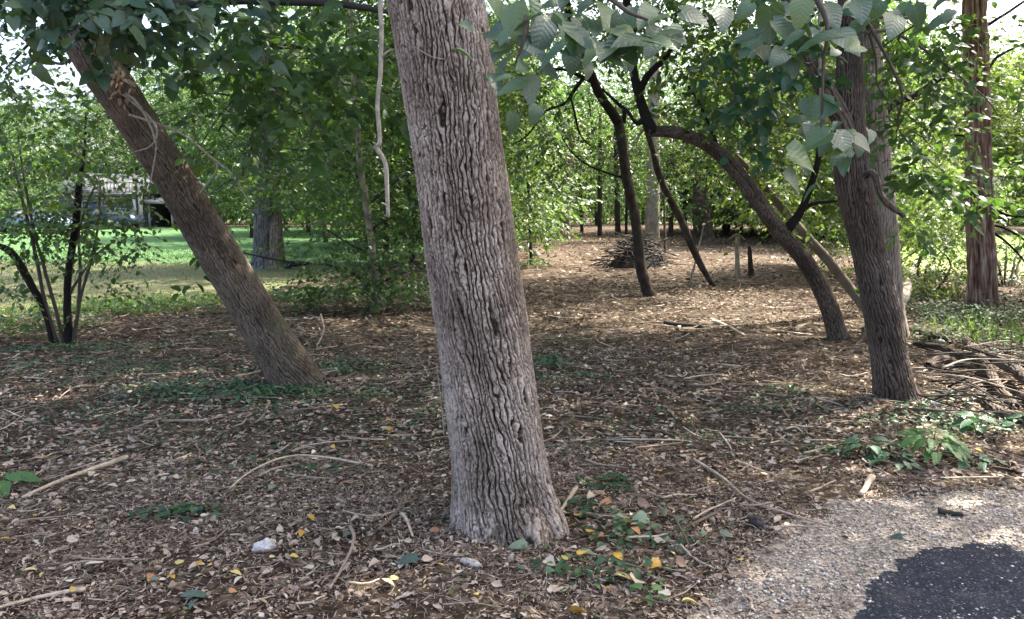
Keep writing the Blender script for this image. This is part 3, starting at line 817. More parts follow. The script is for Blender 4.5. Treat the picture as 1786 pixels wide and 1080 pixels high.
crown(t1, hang, 0.125, 'leaf', 133, per=9, indiv=100, jit=0.5, face=0.9, twl=(0.3, 0.6))
hang = [B(90, 230, 8.4, .7, 16, .6), B(40, 140, 8.4, .6, 12, .6), B(330, 210, 8.4, .8, 30, .6), B(380, 300, 8.6, .6, 16, .5), B(420, 160, 8.8, .8, 30, .6), B(560, 290, 8.8, .6, 14, .5), B(270, 120, 8.4, .5, 14, .5)]
crown(t1, hang, 0.085, 'leaf', 134, per=11, jit=0.55, face=.5)
hang = [B(20, 70, 8.2, .6, 13, .6), B(90, 100, 8.6, .5, 9, .6), B(20, 190, 9.0, .7, 16, .6), B(-10, 120, 8.0, .5, 9, .6), B(110, 170, 9.0, .5, 9, .6), B(60, 30, 8.4, .5, 10, .5)]
crown(t1, hang, 0.085, 'leaf', 135, per=10, jit=0.55, face=.5)
for k, l_ in enumerate(([(120, 30, LY - .6, 10), (70, 60, LY + .6, 6), (10, 120, LY + 1.2, 3)], [(150, 80, LY - .6, 8), (100, 110, LY + .6, 5), (30, 60, LY + 1.2, 3)])):
    branch(t1, l_, M['twig_dark'], seed=50 + k)
# low leafy shoot on the trunk's lower side
crown(t1, [B(345, 455, LY - .2, .16, 5, .5), B(365, 490, LY - .2, .12, 3, .5)], 0.14, 'leaf', 104, per=5, twl=(.12, .25), name='shoot')
branch(t1, [(205, 150, LY - .5, 30), (250, -10, LY - .6, 26), (300, 8, LY - .7, 20), (400, 4, LY - .8, 17), (560, 8, LY - .9, 14), (650, 18, LY - 1., 10), (700, 26, LY - 1., 6)], M['twig_dark'], seed=2)
branch(t1, [(200, 160, LY - .55, 6), (235, 175, LY - .75, 4.5), (268, 235, LY - .8, 4), (272, 270, LY - .8, 3), (262, 320, LY - .8, 2.5)], M['vine'], 'dead_stem', seed=3)
branch(t1, [(225, 200, LY - .7, 4.5), (310, 230, LY - .75, 4), (370, 275, LY - .7, 4), (405, 305, LY - .7, 3.5), (435, 355, LY - .7, 3)], M['vine'], 'dead_stem', seed=4)
branch(t1, [(215, 165, LY - .7, 3), (270, 215, LY - .8, 4), (268, 250, LY - .8, 3), (235, 265, LY - .8, 2)], M['vine'], 'dead_stem', seed=5)
branch(t1, [(378, 280, LY - .7, 3.5), (375, 300, LY - .7, 3), (350, 335, LY - .7, 2.5)], M['vine'], 'dead_stem', seed=6)
# bunch of brown withered leaves
wl = empty('withered_leaf_bunch', at(212, 150, LY - .75), 'bunch of withered tan leaves caught on the leaning brown trunk', 'dead leaves')
MDRY = leafmat('leaf_withered', [(0, (0.28, 0.18, 0.11)), (1, (0.46, 0.36, 0.26))], 0.4, (0.5, 0.3, 0.12), rough=0.7, vein=True)
dryl = [big_leaf('leaf', MDRY, 50 + k, width=0.5) for k in range(2)]
q = np.random.default_rng(8)
for k in range(26):
    o = bpy.data.objects.new('leaf', dryl[k % 2]); COL.objects.link(o); o.parent = wl
    p = at(212 + q.normal(0, 9), 148 + q.normal(0, 14), LY - .75 + q.normal(0, .04)) - wloc(wl)
    place(o, p, (q.normal(0, .6), q.normal(-.2, .3), -1), (q.normal(0, .6), -1, .3), q.uniform(.035, .065))

# --- right hand tree
RB = G(1560, 700); RY = RB[1] + 0.15
t2 = empty('tree', (RB[0], RY, RB[2]), 'dark brown trunk with a crook and a forked limb nearest the gravel', 'tree')
rp, rr_ = pxpath([(1588, 775, RY, 130), (1566, 705, RY, 84), (1555, 650, RY, 62), (1537, 540, RY, 57), (1511, 420, RY, 53), (1487, 310, RY, 57), (1482, 220, RY, 50), (1482, 120, RY, 43), (1484, 30, RY, 39), (1486, -80, RY, 37)])
rp += [rp[-1] + np.array([0.1, 0, 1.8]), rp[-1] + np.array([0.3, 0.2, 3.6])]; rr_ += [0.1, 0.07]
trunk('trunk', rp, rr_, M['bark_right'], t2, 'hero', cell=0.024, depth=0.022, cols=220, rows=560, seed=31, flare=0.16, lobes=5)
lim, limr = pxpath([(1494, 300, RY, 44), (1470, 215, RY - .05, 34), (1436, 150, RY - .1, 30), (1400, 80, RY - .15, 26), (1375, -10, RY - .2, 28), (1350, -120, RY - .3, 24)])
trunk('limb', lim, limr, M['bark_right'], t2, 'ridge', cell=0.034, depth=0.009, cols=60, rows=160, seed=33)
st, sr0 = pxpath([(1496, 322, RY - .02, 15), (1514, 303, RY - .16, 12), (1526, 308, RY - .26, 11), (1536, 340, RY - .32, 10.5), (1553, 360, RY - .34, 10), (1577, 377, RY - .34, 7)])
trunk('stub', st, sr0, M['bark_right'], t2, 'hero', cell=.02, depth=.010, cols=32, rows=80, seed=35)
branch(t2, [(1440, 215, RY - .1, 9), (1433, 150, RY - .2, 8), (1432, 60, RY - .2, 8), (1436, -60, RY - .2, 7)], M['vine'], 'sucker', seed=5)
bl = [(np.array([4.2, 7.0, 7.4]), (2.2, 2.0, 1.3), 260), (np.array([6.0, 8.2, 8.4]), (2.4, 2.2, 1.4), 380), (np.array([3.2, 8.8, 8.8]), (2.2, 2.2, 1.4), 240), (np.array([5.4, 5.2, 8.4]), (2.0, 2.0, 1.3), 340), (np.array([7.0, 6.4, 7.6]), (2.0, 2.0, 1.3), 320)]
crown(t2, bl, 0.16, 'leaf', 105, kind='far')
limbs(t2, rp[-2], bl, 0.06, M['bark_right'], 9)
sp = [B(1600, 50, 7.2, .45, 16), B(1650, 80, 7.4, .4, 14), B(1600, 150, 7.3, .35, 13), B(1600, 215, 7.0, .3, 10), B(1640, 205, 7.2, .3, 9), B(1640, 315, 6.9, .32, 16, .3), B(1700, 345, 6.8, .25, 7, .3), B(1595, 290, 7.0, .25, 7, .5), B(1580, 390, 7.0, .18, 4), B(1570, 100, 7.3, .3, 8), B(1660, 20, 7.4, .4, 12), B(1750, 15, 7.4, .3, 6), B(1750, 220, 7.6, .28, 6)]
crown(t2, sp, 0.095, 'leaf', 106, per=9, indiv=290, jit=0.6, face=.6, twl=(0.3, 0.6))
for k, b in enumerate(sp[::3]):
    q = np.random.default_rng(k); c = b[0]; branch(t2, [(*(np.array(rp[7 + k % 2]) + [0, 0, .3 * (k % 3)]), .016), (*((np.array(rp[7]) * .65 + c * .35) + q.normal(0, .12, 3) + [0, 0, .25]), .011), (*((np.array(rp[7]) * .3 + c * .7) + q.normal(0, .1, 3) + [0, 0, .12]), .007), (*c, .003)], M['twig'], seed=20 + k, metres=True)
lt = [B(1350, 100, 6.2, .3, 12), B(1335, 50, 6.2, .4, 18), B(1330, 190, 6.3, .3, 8)]
crown(t2, lt, 0.13, 'leaf_d', 107, per=8, jit=.5, twl=(.3, .5), name='low_sprays')

# --- second trunk right behind it
SB = G(1545, 540); SY = 10.4
t3 = empty('tree', at(1545, 560, SY), 'paler grey brown trunk half hidden behind the dark crooked trunk', 'tree')
sp_, sr = pxpath([(1560, 610, SY, 60), (1556, 540, SY, 40), (1548, 420, SY, 37), (1535, 300, SY, 40), (1526, 180, SY, 38), (1518, 80, SY, 36), (1512, -30, SY, 34)])
sp_ += [sp_[-1] + np.array([0, .2, 2.5]), sp_[-1] + np.array([.4, .4, 5])]; sr += [.13, .09]
trunk('trunk', sp_, sr, barkmat('bark_grey_brown', (0.09, 0.065, 0.05), (0.22, 0.18, 0.15), (0.36, 0.31, 0.27), scale=50, stretch=.2), t3, 'ridge', cell=.03, depth=.012, cols=90, rows=260, seed=41)
bl = [(np.array([5.2, 11, 8.6]), (2.2, 2.2, 1.5), 220), (np.array([3.6, 12.5, 9.2]), (2.4, 2.4, 1.5), 380), (np.array([0.8, 13.5, 8.6]), (2.4, 2.4, 1.4), 380), (np.array([8.5, 12, 7.6]), (2.2, 2.2, 1.6), 300), (np.array([6.8, 12, 9.0]), (2.0, 2, 1.4), 180)]
crown(t3, bl, 0.16, 'leaf', 108, kind='far'); limbs(t3, sp_[-2], bl, .06, M['bark_right'], 11)
br2 = [B(1640, 330, 10.6, .5, 20), B(1600, 130, 10.5, .6, 26), B(1650, 230, 10.6, .5, 16)]
crown(t3, br2, .10, 'leaf_y', 109, per=9)
branch(t3, [(1530, 210, SY, 16), (1560, 180, SY, 13), (1600, 165, SY, 11), (1645, 130, SY, 8), (1690, 105, SY, 4)], M['bark_grey'], seed=6)

# --- arching trunk
AB = G(1464, 592); AY = AB[1] + .1
t4 = empty('tree', (AB[0], AY, AB[2]), 'slim dark trunk curving over in an arch towards the middle', 'tree')
ap, ar = pxpath([(1478, 640, AY, 54), (1463, 590, AY, 36), (1442, 525, AY, 31), (1404, 455, AY, 29), (1356, 398, AY, 29), (1318, 345, AY, 28), (1278, 292, AY, 25), (1232, 252, AY, 23), (1182, 232, AY, 21), (1130, 229, AY, 18)])
trunk('trunk', ap, ar, M['bark_right'], t4, 'hero', cell=.03, depth=.010, cols=64, rows=300, seed=51)
branch(t4, [(1140, 232, AY, 22), (1124, 195, AY, 19), (1112, 150, AY, 17), (1104, 100, AY, 16), (1098, 50, AY, 15), (1090, -40, AY, 14)], M['bark_black'], 'limb', seed=7)
branch(t4, [(1115, 165, AY, 13), (1128, 135, AY, 12), (1150, 112, AY, 10), (1168, 90, AY, 8), (1180, 50, AY, 6)], M['bark_black'], seed=8)
branch(t4, [(1128, 205, AY, 14), (1110, 215, AY, 8), (1095, 195, AY, 6), (1060, 165, AY, 4)], M['bark_black'], seed=9)
branch(t4, [(1368, 405, AY, 22), (1395, 372, AY, 15), (1412, 330, AY, 13), (1425, 285, AY, 11), (1430, 240, AY, 8)], M['bark_black'], seed=10)
branch(t4, [(1395, 370, AY, 8), (1420, 355, AY, 7), (1460, 350, AY, 5)], M['bark_black'], seed=11)
branch(t4, [(1260, 280, AY, 7), (1242, 230, AY, 6), (1220, 180, AY, 5), (1200, 150, AY, 4)], M['bark_black'], seed=12)
ab = [B(1250, 90, AY + .2, .8, 60), B(1180, 60, AY, .6, 40), B(1310, 150, AY + .3, .8, 60), B(1280, 220, AY + .6, .6, 40), B(1360, 260, AY + .6, .6, 40), B(1330, 40, AY + .2, .7, 40), B(1100, 20, AY, .6, 30), B(1220, 180, AY + .5, .5, 26), B(1400, 330, AY + .8, .5, 22), B(1380, 120, AY + .5, .6, 30)]
bl = [(np.array(c), (2.0, 2.0, 1.1), 330) for c in ((2.6, 11.2, 8.0), (4.8, 13.6, 8.2), (0.4, 13.2, 8.2), (6.6, 11.0, 8.2), (3.4, 8.6, 8.4))]  # foliage added above the view to shade the middle of the floor
crown(t4, bl, .17, 'leaf', 316, per=11, kind='far', name='upper_crown', twl=(.5, 1.0))
crown(t4, ab[::2], .10, 'leaf_y', 110, per=10, indiv=120, face=.5)
crown(t4, ab[1::2], .105, 'leaf', 210, per=10, indiv=120, face=.5)

# --- pale leaning dead stem behind the arch
PB = G(1505, 535); PY = 11.2
t5 = empty('leaning_dead_stem', at(1505, 540, PY), 'long pale bare stem leaning diagonally behind the arching trunk', 'dead stem')
branch(t5, [(1515, 545, PY - .3, 18), (1480, 500, PY, 17), (1440, 450, PY + .1, 17), (1400, 405, PY + .2, 16), (1350, 345, PY + .3, 13), (1300, 288, PY + .4, 10), (1262, 250, PY + .5, 7)], M['bark_pale'], 'stem', 10, seed=3)

# --- black forked tree in the middle distance
KB = G(1130, 518); KY = KB[1] + .1
t6 = empty('tree', (KB[0], KY, KB[2]), 'slender near black trunk forking high above the brush pile', 'tree')
kp, kr = pxpath([(1138, 545, KY, 34), (1132, 515, KY, 22), (1118, 470, KY, 19), (1113, 420, KY, 18), (1106, 370, KY, 18), (1093, 310, KY, 18), (1085, 250, KY, 18), (1078, 205, KY, 17)])
trunk('trunk', kp, kr, M['bark_black'], t6, 'flat', cols=36, rows=120, depth=.02, seed=61)
branch(t6, [(1080, 215, KY, 20), (1062, 190, KY, 17), (1042, 160, KY, 17), (1028, 125, KY, 15), (1010, 88, KY, 13), (995, 40, KY, 12), (985, -20, KY, 11)], M['bark_black'], 'limb', seed=13)
branch(t6, [(1032, 142, KY, 9), (1010, 132, KY, 7), (985, 122, KY, 5), (940, 120, KY, 3)], M['bark_black'], seed=14)
branch(t6, [(1018, 135, KY, 7), (1000, 160, KY, 6), (985, 180, KY, 5), (950, 195, KY, 4), (920, 235, KY, 3), (890, 255, KY, 2)], M['bark_black'], seed=15)
branch(t6, [(995, 168, KY, 4), (1003, 200, KY, 4), (1012, 235, KY, 3.5), (1030, 255, KY, 2)], M['bark_black'], seed=16)
branch(t6, [(1086, 310, KY, 4), (1060, 302, KY, 4), (1030, 290, KY, 3.5), (1000, 268, KY, 2.5), (980, 240, KY, 2)], M['bark_black'], seed=17)
branch(t6, [(1088, 215, KY, 8), (1088, 195, KY, 7), (1070, 175, KY, 6), (1050, 155, KY, 4)], M['bark_black'], seed=18)
kb = [B(940, 210, KY, 1.1, 44), B(960, 110, KY + .3, 1.0, 44), B(1010, 250, KY + .8, .9, 36), B(930, 300, KY + .5, 1.0, 40), B(1040, 60, KY, 1.0, 40), B(900, 130, KY, .8, 30), B(1060, 290, KY + 1.5, .8, 26), B(1000, 20, KY, 1, 30)]
bl = [(np.array(c), (2.0, 2.0, 1.1), 330) for c in ((3.0, 16.5, 7.6), (5.6, 17.5, 7.6), (1.0, 17.5, 8.0), (4.0, 20.5, 8.6), (6.8, 20.5, 8.6), (2.0, 24.0, 9.4), (-0.8, 14.4, 7.6))]  # overhead foliage out of view, added to keep sun off the clearing
crown(t6, bl, .17, 'leaf', 311, per=11, kind='far', name='upper_crown', twl=(.5, 1.0))
crown(t6, kb, .10, 'leaf', 111, per=11, face=.4)
kb2 = [B(930, 170, KY + 4, 1.8, 90), B(900, 280, KY + 5, 1.6, 80), B(960, 60, KY + 5, 1.8, 80), B(930, 360, KY + 7, 1.2, 40)]
crown(t6, kb2, .12, 'leaf', 313, per=10, kind='far', name='back_crown', twl=(.4, .9))

# --- thin leaning tree with pale foot
HB = G(1246, 500); HY = HB[1]
t7 = empty('tree', (HB[0], HY, HB[2]), 'thin dark trunk leaning left from a pale sunlit foot', 'tree')
pp, pr = pxpath([(1252, 512, HY, 18), (1240, 492, HY, 9), (1222, 462, HY, 12), (1205, 425, HY, 13), (1188, 385, HY, 13), (1165, 340, HY, 12), (1148, 300, HY, 12), (1138, 260, HY, 10), (1120, 200, HY, 9), (1105, 130, HY, 8)])
trunk('trunk', pp, pr, M['bark_black'], t7, 'flat', cols=24, rows=90, depth=.012, seed=71)
hb = [B(1255, 290, HY + .5, .8, 50), B(1330, 345, HY + .8, .8, 50), B(1300, 375, HY + 1.2, .4, 14), B(1190, 270, HY + 1, .8, 40), B(1390, 370, HY + 1.5, .7, 40), B(1150, 180, HY + .5, .9, 40)]
hb2 = [B(1180, 50, HY + 3, 1.7, 90), B(1290, 30, HY + 5, 1.9, 100), B(1060, 70, HY + 6, 1.9, 90), B(1400, 40, HY + 4, 1.7, 90), B(1000, 10, HY + 4, 1.6, 70), B(1340, 170, HY + 5, 1.5, 80), B(1420, 180, HY + 5, 1.3, 60), B(1250, 160, HY + 6, 1.5, 60)]
crown(t7, hb2, .12, 'leaf', 312, per=10, kind='far', name='upper_crown', twl=(.4, .9))
crown(t7, hb, .11, 'leaf_y', 112, per=10)

# --- red bark tree
CB = G(1714, 535); CYY = CB[1] + .2
t8 = empty('tree', (CB[0], CYY, CB[2]), 'straight reddish trunk with shaggy stringy bark', 'tree')
cp, cr = pxpath([(1716, 570, CYY, 70), (1714, 530, CYY, 50), (1712, 470, CYY, 44), (1708, 350, CYY, 42), (1705, 200, CYY, 40), (1702, 80, CYY, 38), (1700, -40, CYY, 36)])
cp += [cp[-1] + np.array([0, 0, 3.]), cp[-1] + np.array([0, 0, 6])]; cr += [.15, .08]
trunk('trunk', cp, cr, M['bark_red'], t8, 'shag', cell=.035, depth=.055, cols=110, rows=320, seed=81, flare=.3, lobes=5)
for k, l_ in enumerate(([(1718, 45, CYY, 8), (1740, 35, CYY - .2, 6), (1790, 0, CYY - .4, 5)], [(1722, 120, CYY, 6), (1750, 95, CYY - .2, 5), (1800, 70, CYY - .4, 3)], [(1690, 180, CYY, 7), (1660, 182, CYY - .2, 6), (1620, 200, CYY - .3, 3)], [(1690, 105, CYY, 8), (1650, 130, CYY + .3, 7), (1600, 165, CYY + .5, 4)],
                        [(1722, 400, CYY, 6), (1750, 420, CYY - .1, 4), (1800, 470, CYY - .3, 3)], [(1722, 390, CYY, 6), (1755, 400, CYY - .1, 4), (1800, 430, CYY - .2, 3)], [(1722, 360, CYY, 6), (1760, 375, CYY - .2, 4), (1810, 380, CYY - .3, 3)], [(1694, 238, CYY, 4), (1650, 236, CYY, 3), (1610, 240, CYY, 2)])):
    branch(t8, l_, M['bark_black'] if k > 3 else M['bark_grey'], 'dead_branch', 6, .01, 30 + k)
tb = [B(1760, 60, CYY - .5, .6, 12), B(1780, 130, CYY - .4, .6, 14), B(1745, 210, CYY + .8, .6, 14), B(1790, 230, CYY - .3, .5, 12), B(1650, 120, CYY + 1.5, .8, 16), B(1745, 110, CYY + 1.2, .6, 12)]
crown(t8, tb, .085, 'leaf_y', 119, per=9, face=.4, name='leafy_sprays')
nb = [B(1775, 360, CYY - .4, .5, 40, .7), B(1750, 320, CYY, .5, 30), B(1660, 390, CYY + .6, .4, 24)]
crown(t8, nb, .05, 'needle', 113, per=26, kind='blade', jit=.9, twl=(.3, .6), name='needles')
bl = [(np.array([8.6, 14.2, 8.8]), (1.6, 1.6, 2.0), 240), (np.array([8.7, 14.2, 11.4]), (1.3, 1.3, 1.8), 160)]
crown(t8, bl, .09, 'needle', 114, per=20, kind='blade', jit=.9)

# --- big grey double trunk on the lawn's edge
DB = G(462, 470); DY = DB[1] + .3
t9 = empty('tree', (DB[0], DY, DB[2]), 'bluish grey double trunk with spreading roots beyond the leaning trunk', 'tree')
dp, dr = pxpath([(463, 500, DY, 70), (463, 466, DY, 50), (461, 430, DY, 38), (462, 350, DY, 34), (465, 270, DY, 34), (468, 180, DY, 32), (470, 80, DY, 30)])
dp += [dp[-1] + np.array([0, 0, 4])]; dr += [.15]
trunk('trunk', dp, dr, M['bark_grey'], t9, 'ridge', cell=.06, depth=.03, cols=60, rows=150, seed=91, flare=.35, lobes=6)
dp2, dr2 = pxpath([(486, 500, DY - .3, 60), (484, 464, DY - .3, 30), (482, 410, DY - .2, 22), (480, 330, DY + .5, 19), (484, 240, DY + .6, 18), (490, 140, DY + .8, 16)])
trunk('trunk', dp2, dr2, M['bark_left'], t9, 'ridge', cell=.06, depth=.02, cols=40, rows=100, seed=92, flare=.4, lobes=4)
for k, (x1, y1, x2, y2) in enumerate(((470, 462, 530, 472), (450, 465, 405, 478), (480, 466, 550, 458), (455, 468, 440, 485))):
    branch(t9, [(x1, y1 - 4, DY - .1, 14), ((x1 + x2) / 2, (y1 + y2) / 2 - 1, DY - .3, 9), (x2, y2 + 3, DY - .4, 3)], M['bark_grey'], 'root', 6, .02, 40 + k)
db = [B(380, 230, DY, 1.6, 70), B(540, 220, DY, 1.6, 70), B(460, 130, DY, 1.8, 80), B(330, 130, DY, 1.6, 60), B(600, 120, DY, 1.7, 70), B(420, 320, DY - 1, 1.0, 30), B(560, 330, DY - 1, 1.2, 46), B(400, 40, DY, 1.8, 60), B(540, 30, DY, 1.8, 60)]
bl = [(np.array(c), (2.4, 2.4, 1.2), 340) for c in ((-10, 22, 9.4), (-6, 21, 9.2), (-2.5, 19, 8.8), (-4, 25, 10), (-8, 27, 10.4), (-13, 25, 10), (-11, 18.5, 8.8), (-1, 24, 10), (-6.5, 17.5, 8.6))]  # unseen canopy added over the lawn to shade it
crown(t9, bl, .18, 'leaf', 315, per=11, kind='far', name='upper_crown', twl=(.5, 1.1))
crown(t9, db, .13, 'leaf', 115, per=10, kind='far'); limbs(t9, dp[-2], db[:6], .10, M['bark_grey'], 12)

# --- young tree left of the big trunk
YB = G(662, 540); YY = YB[1] + .05
t10 = empty('tree', (YB[0], YY, YB[2]), 'young tree with a thin pale footed stem amid low dark green boughs', 'tree')
yp, yr = pxpath([(664, 556, YY, 30), (661, 538, YY, 20), (657, 505, YY, 14), (651, 450, YY, 13), (645, 400, YY, 12), (638, 350, YY, 12), (628, 290, YY, 11), (622, 200, YY, 10), (615, 100, YY, 8), (612, 0, YY, 6)])
trunk('trunk', yp, yr, M['bark_pale'], t10, 'flat', cols=24, rows=110, depth=.008, seed=95)
for k, l_ in enumerate(([(657, 515, YY, 5), (615, 478, YY - .1, 5), (560, 462, YY - .2, 4), (490, 455, YY - .3, 3.5), (410, 438, YY - .4, 2.5)], [(647, 410, YY, 5), (655, 395, YY, 5), (685, 380, YY - .2, 3)], [(640, 440, YY, 4), (600, 420, YY - .2, 3), (570, 400, YY - .3, 2)], [(630, 300, YY, 5), (600, 260, YY, 4), (555, 265, YY - .2, 3.5), (480, 258, YY - .2, 2.5)],
                        [(628, 310, YY, 5), (570, 285, YY, 4), (520, 280, YY, 3), (460, 282, YY, 2)], [(640, 360, YY, 5), (700, 310, YY - .1, 4), (740, 290, YY - .1, 2.5)], [(655, 500, YY, 4), (690, 480, YY - .2, 3), (720, 470, YY - .2, 2)])):
    branch(t10, l_, M['twig_dark'], 'branch', 5, .006, 60 + k)
yb = [B(620, 470, YY - .3, .8, 50, .5), B(690, 470, YY, .7, 44, .6), B(560, 440, YY - .4, .6, 24, .4), B(700, 420, YY + .3, .8, 50), B(580, 380, YY, .8, 40, .5), B(520, 320, YY - .2, .7, 36, .5), B(600, 280, YY, .8, 46), B(680, 330, YY, .8, 46), B(700, 240, YY, .8, 46), B(640, 180, YY, .8, 46), B(560, 200, YY, .7, 34), B(700, 120, YY, .7, 34), B(620, 80, YY, .8, 36), B(560, 510, YY - .4, .5, 30, .35), B(700, 510, YY + .2, .6, 40, .4), B(450, 300, YY - .2, .6, 20, .4)]
crown(t10, yb, .095, 'leaf', 116, per=10, indiv=120, droop=.15)

# --- multi stemmed shrub at the left
UB = G(118, 600); UY = UB[1]
t11 = empty('shrub', (UB[0], UY, UB[2]), 'loose many stemmed shrub at the edge of the lawn', 'shrub')
stems = [[(122, 606, UY, 16), (118, 545, UY, 13), (118, 480, UY, 12), (130, 400, UY, 12), (137, 330, UY, 11), (145, 280, UY, 6), (150, 200, UY, 3)],
         [(95, 600, UY, 14), (78, 540, UY, 12), (50, 490, UY, 13), (20, 440, UY, 13), (-10, 425, UY, 10)],
         [(100, 600, UY, 9), (78, 520, UY, 6), (62, 440, UY, 6), (40, 350, UY, 5), (20, 260, UY, 3)],
         [(112, 600, UY, 8), (95, 530, UY, 6), (78, 470, UY, 6), (60, 410, UY, 5), (38, 290, UY, 4), (28, 200, UY, 2)],
         [(128, 600, UY, 8), (140, 520, UY, 5), (155, 460, UY, 5), (168, 400, UY, 4), (175, 320, UY, 3)],
         [(126, 600, UY, 8), (136, 545, UY, 6), (140, 470, UY, 5), (140, 400, UY, 4), (160, 340, UY, 3), (172, 310, UY, 2)],
         [(124, 580, UY, 6), (112, 540, UY, 5), (125, 505, UY, 5), (160, 450, UY, 3), (200, 420, UY, 2)]]
for k, l_ in enumerate(stems):
    branch(t11, l_, M['bark_black'] if k < 2 else M['twig'], 'stem', 6, .008, 70 + k)
ub = [B(40, 380, UY, .5, 26, .5), B(110, 370, UY, .5, 26, .5), B(190, 375, UY - .2, .4, 14, .5), B(60, 410, UY, .5, 26, .6), B(150, 400, UY - .2, .5, 24, .6), B(230, 420, UY - .3, .45, 12, .5), B(30, 330, UY, .6, 30, .6), B(120, 300, UY, .6, 34, .6), B(190, 290, UY, .5, 26, .6), B(60, 230, UY, .6, 34, .6), B(20, 500, UY, .4, 16, .5), B(150, 220, UY, .6, 30, .6), B(220, 340, UY - .2, .4, 14, .5), B(10, 560, UY + .2, .4, 22, .4), B(30, 160, UY, .6, 30, .5), B(170, 500, UY - .2, .3, 8, .5)]
crown(t11, ub, .085, 'leaf', 117, per=9, indiv=150, jit=.5)

# ------------------------------------------------------------------ deeper trees, each its own thing
def simple_tree(px, py, w, top, lean, blobs, leaf, mat, bark, label, seed, twn=10, group=None, style='flat', kind='far', Y=None):
    b = G(px, py) if Y is None else at(px, py, Y)
    Yb = b[1]
    t = empty('tree', b, label, 'tree', group)
    P, R = pxpath([(px, py + 8, Yb, w * 1.7), (px + lean * .04, py - 8, Yb, w * 1.05), (px + lean * .3, py + (top - py) * .3, Yb, w * .95), (px + lean * .6, py + (top - py) * .6, Yb, w * .85), (px + lean, top, Yb, w * .6)])
    trunk('trunk', P, R, M[bark], t, style, cell=.08, depth=.03, cols=24, rows=50, seed=seed)
    if blobs:
        bb = [B(x, y, Yb + dy, r, n) for x, y, dy, r, n in blobs]
        crown(t, bb, leaf, mat, seed + 500, per=twn, kind=kind)
        limbs(t, P[3], bb, max(.02, R[3] * .35), M[bark], seed, 1)
    return t

simple_tree(1137, 420, 25, 60, 6, [(1120, 200, 0, 2.4, 70), (1190, 220, 0, 2.4, 70), (1150, 120, 0, 2.6, 80), (1080, 300, 0, 1.6, 30), (1190, 320, 1, 1.6, 34)], .17, 'leaf', 'bark_pale', 'thick pale trunk lit down one side behind the brush pile', 201)
simple_tree(1228, 425, 36, 300, -8, [(1230, 290, -.5, 1.2, 50), (1275, 330, .5, 1.0, 30)], .14, 'leaf_y', 'bark_right', 'dark tapering trunk in the far shade beside the leaning thin tree', 202)
simple_tree(974, 412, 15, 240, 26, [(960, 260, 0, 1.8, 60), (1020, 230, 0, 1.8, 60), (930, 330, 0, 1.2, 36), (1000, 330, 1, 1.2, 26)], .15, 'leaf_y', 'bark_red', 'reddish trunk leaning in the sunny strip far back', 203)
simple_tree(992, 416, 6, 250, -4, [(990, 250, 0, 1.3, 30)], .13, 'leaf_y', 'bark_pale', 'thin pale sapling beside the reddish leaning trunk far back', 204)
simple_tree(1160, 440, 5, 330, -2, [(1165, 330, 0, .6, 14)], .10, 'leaf', 'bark_right', 'thin upright sapling just behind the brush pile', 205)
simple_tree(1205, 492, 4, 395, 22, [], .1, 'leaf', 'bark_pale', 'thin whitish sapling stem leaning beside the thin dark leaning trunk', 206)
simple_tree(927, 462, 6, 180, -12, [(925, 350, 0, 1.0, 44), (900, 270, 0, 1.1, 44), (945, 400, .2, .7, 26), (935, 200, 0, 1.1, 40)], .10, 'leaf', 'bark_black', 'slim sapling with low green boughs tight beside the thick grey trunk', 207)
simple_tree(1310, 480, 10, 430, -3, [], .1, 'leaf', 'bark_black', 'short dark dead stump in the shade behind the arching trunk', 208)
# dark rank of trunks at the back of the clearing
for k, (px, py, w, top) in enumerate(((1015, 408, 6, 230), (1046, 412, 8, 200), (1078, 412, 10, 180), (1092, 410, 5, 240), (958, 408, 9, 240), (1170, 412, 9, 200), (1195, 410, 7, 220), (940, 406, 6, 230))):
    simple_tree(px, py, w, top, (k * 7) % 13 - 6, [(px + (k * 37) % 50 - 25, top + 40, 0, 2.2, 50), (px - (k * 53) % 60 + 30, top + 95, 0, 1.6, 24)], .19, ('leaf', 'leaf_y')[k % 2], 'bark_black',
                'dark slim trunk closing the clearing, ' + ('by the reddish leaning trunk' if px < 1005 else 'between the reddish and the black forked trunk' if px < 1085 else 'seen past the black forked trunk' if px < 1130 else 'behind the thin leaning trunk'), 220 + k, group='dark trunks at the far end of the clearing')

# understorey trees filling the wood
def understorey(px, Y, seed, h, leaf, mat, nb, label, group, base_low=0.28, bark='bark_black', wm=0.07):
    r = np.random.default_rng(seed)
    x = (px - CX) / F * Y
    z0 = float(gz(x, Y))
    t = empty('tree', (x, Y, z0), label, 'tree', group)
    lean = r.normal(0, .5, 2)
    P = [np.array([x, Y, z0 - .2]), np.array([x + lean[0] * .2, Y + lean[1] * .2, z0 + h * .3]), np.array([x + lean[0] * .6, Y + lean[1] * .5, z0 + h * .65]), np.array([x + lean[0], Y + lean[1], z0 + h])]
    trunk('trunk', P, [wm * 1.3, wm, wm * .7, wm * .2], M[bark], t, 'flat', cols=14, rows=24, depth=.01, seed=seed)
    bb = []
    for k in range(nb):
        q = r.uniform(base_low, 1.0); a = r.uniform(0, 6.28); d = r.uniform(.2, 1) * h * .26 * (1.25 - q)
        c = np.array([x + lean[0] * q + d * math.cos(a) * 1.5, Y + d * math.sin(a) * 1.2, z0 + h * q])
        rad = r.uniform(.9, 1.6) * h / 8
        bb.append((c, (rad * 1.2, rad * 1.2, rad * .6), int(r.uniform(44, 70))))
    crown(t, bb, leaf, mat, seed + 900, per=9, kind='far', twl=(.35 * h / 8 + .1, .8 * h / 8 + .1), twig_r=.004)
    limbs(t, P[2], bb[::3], wm * .4, M[bark], seed, 1)
    return t

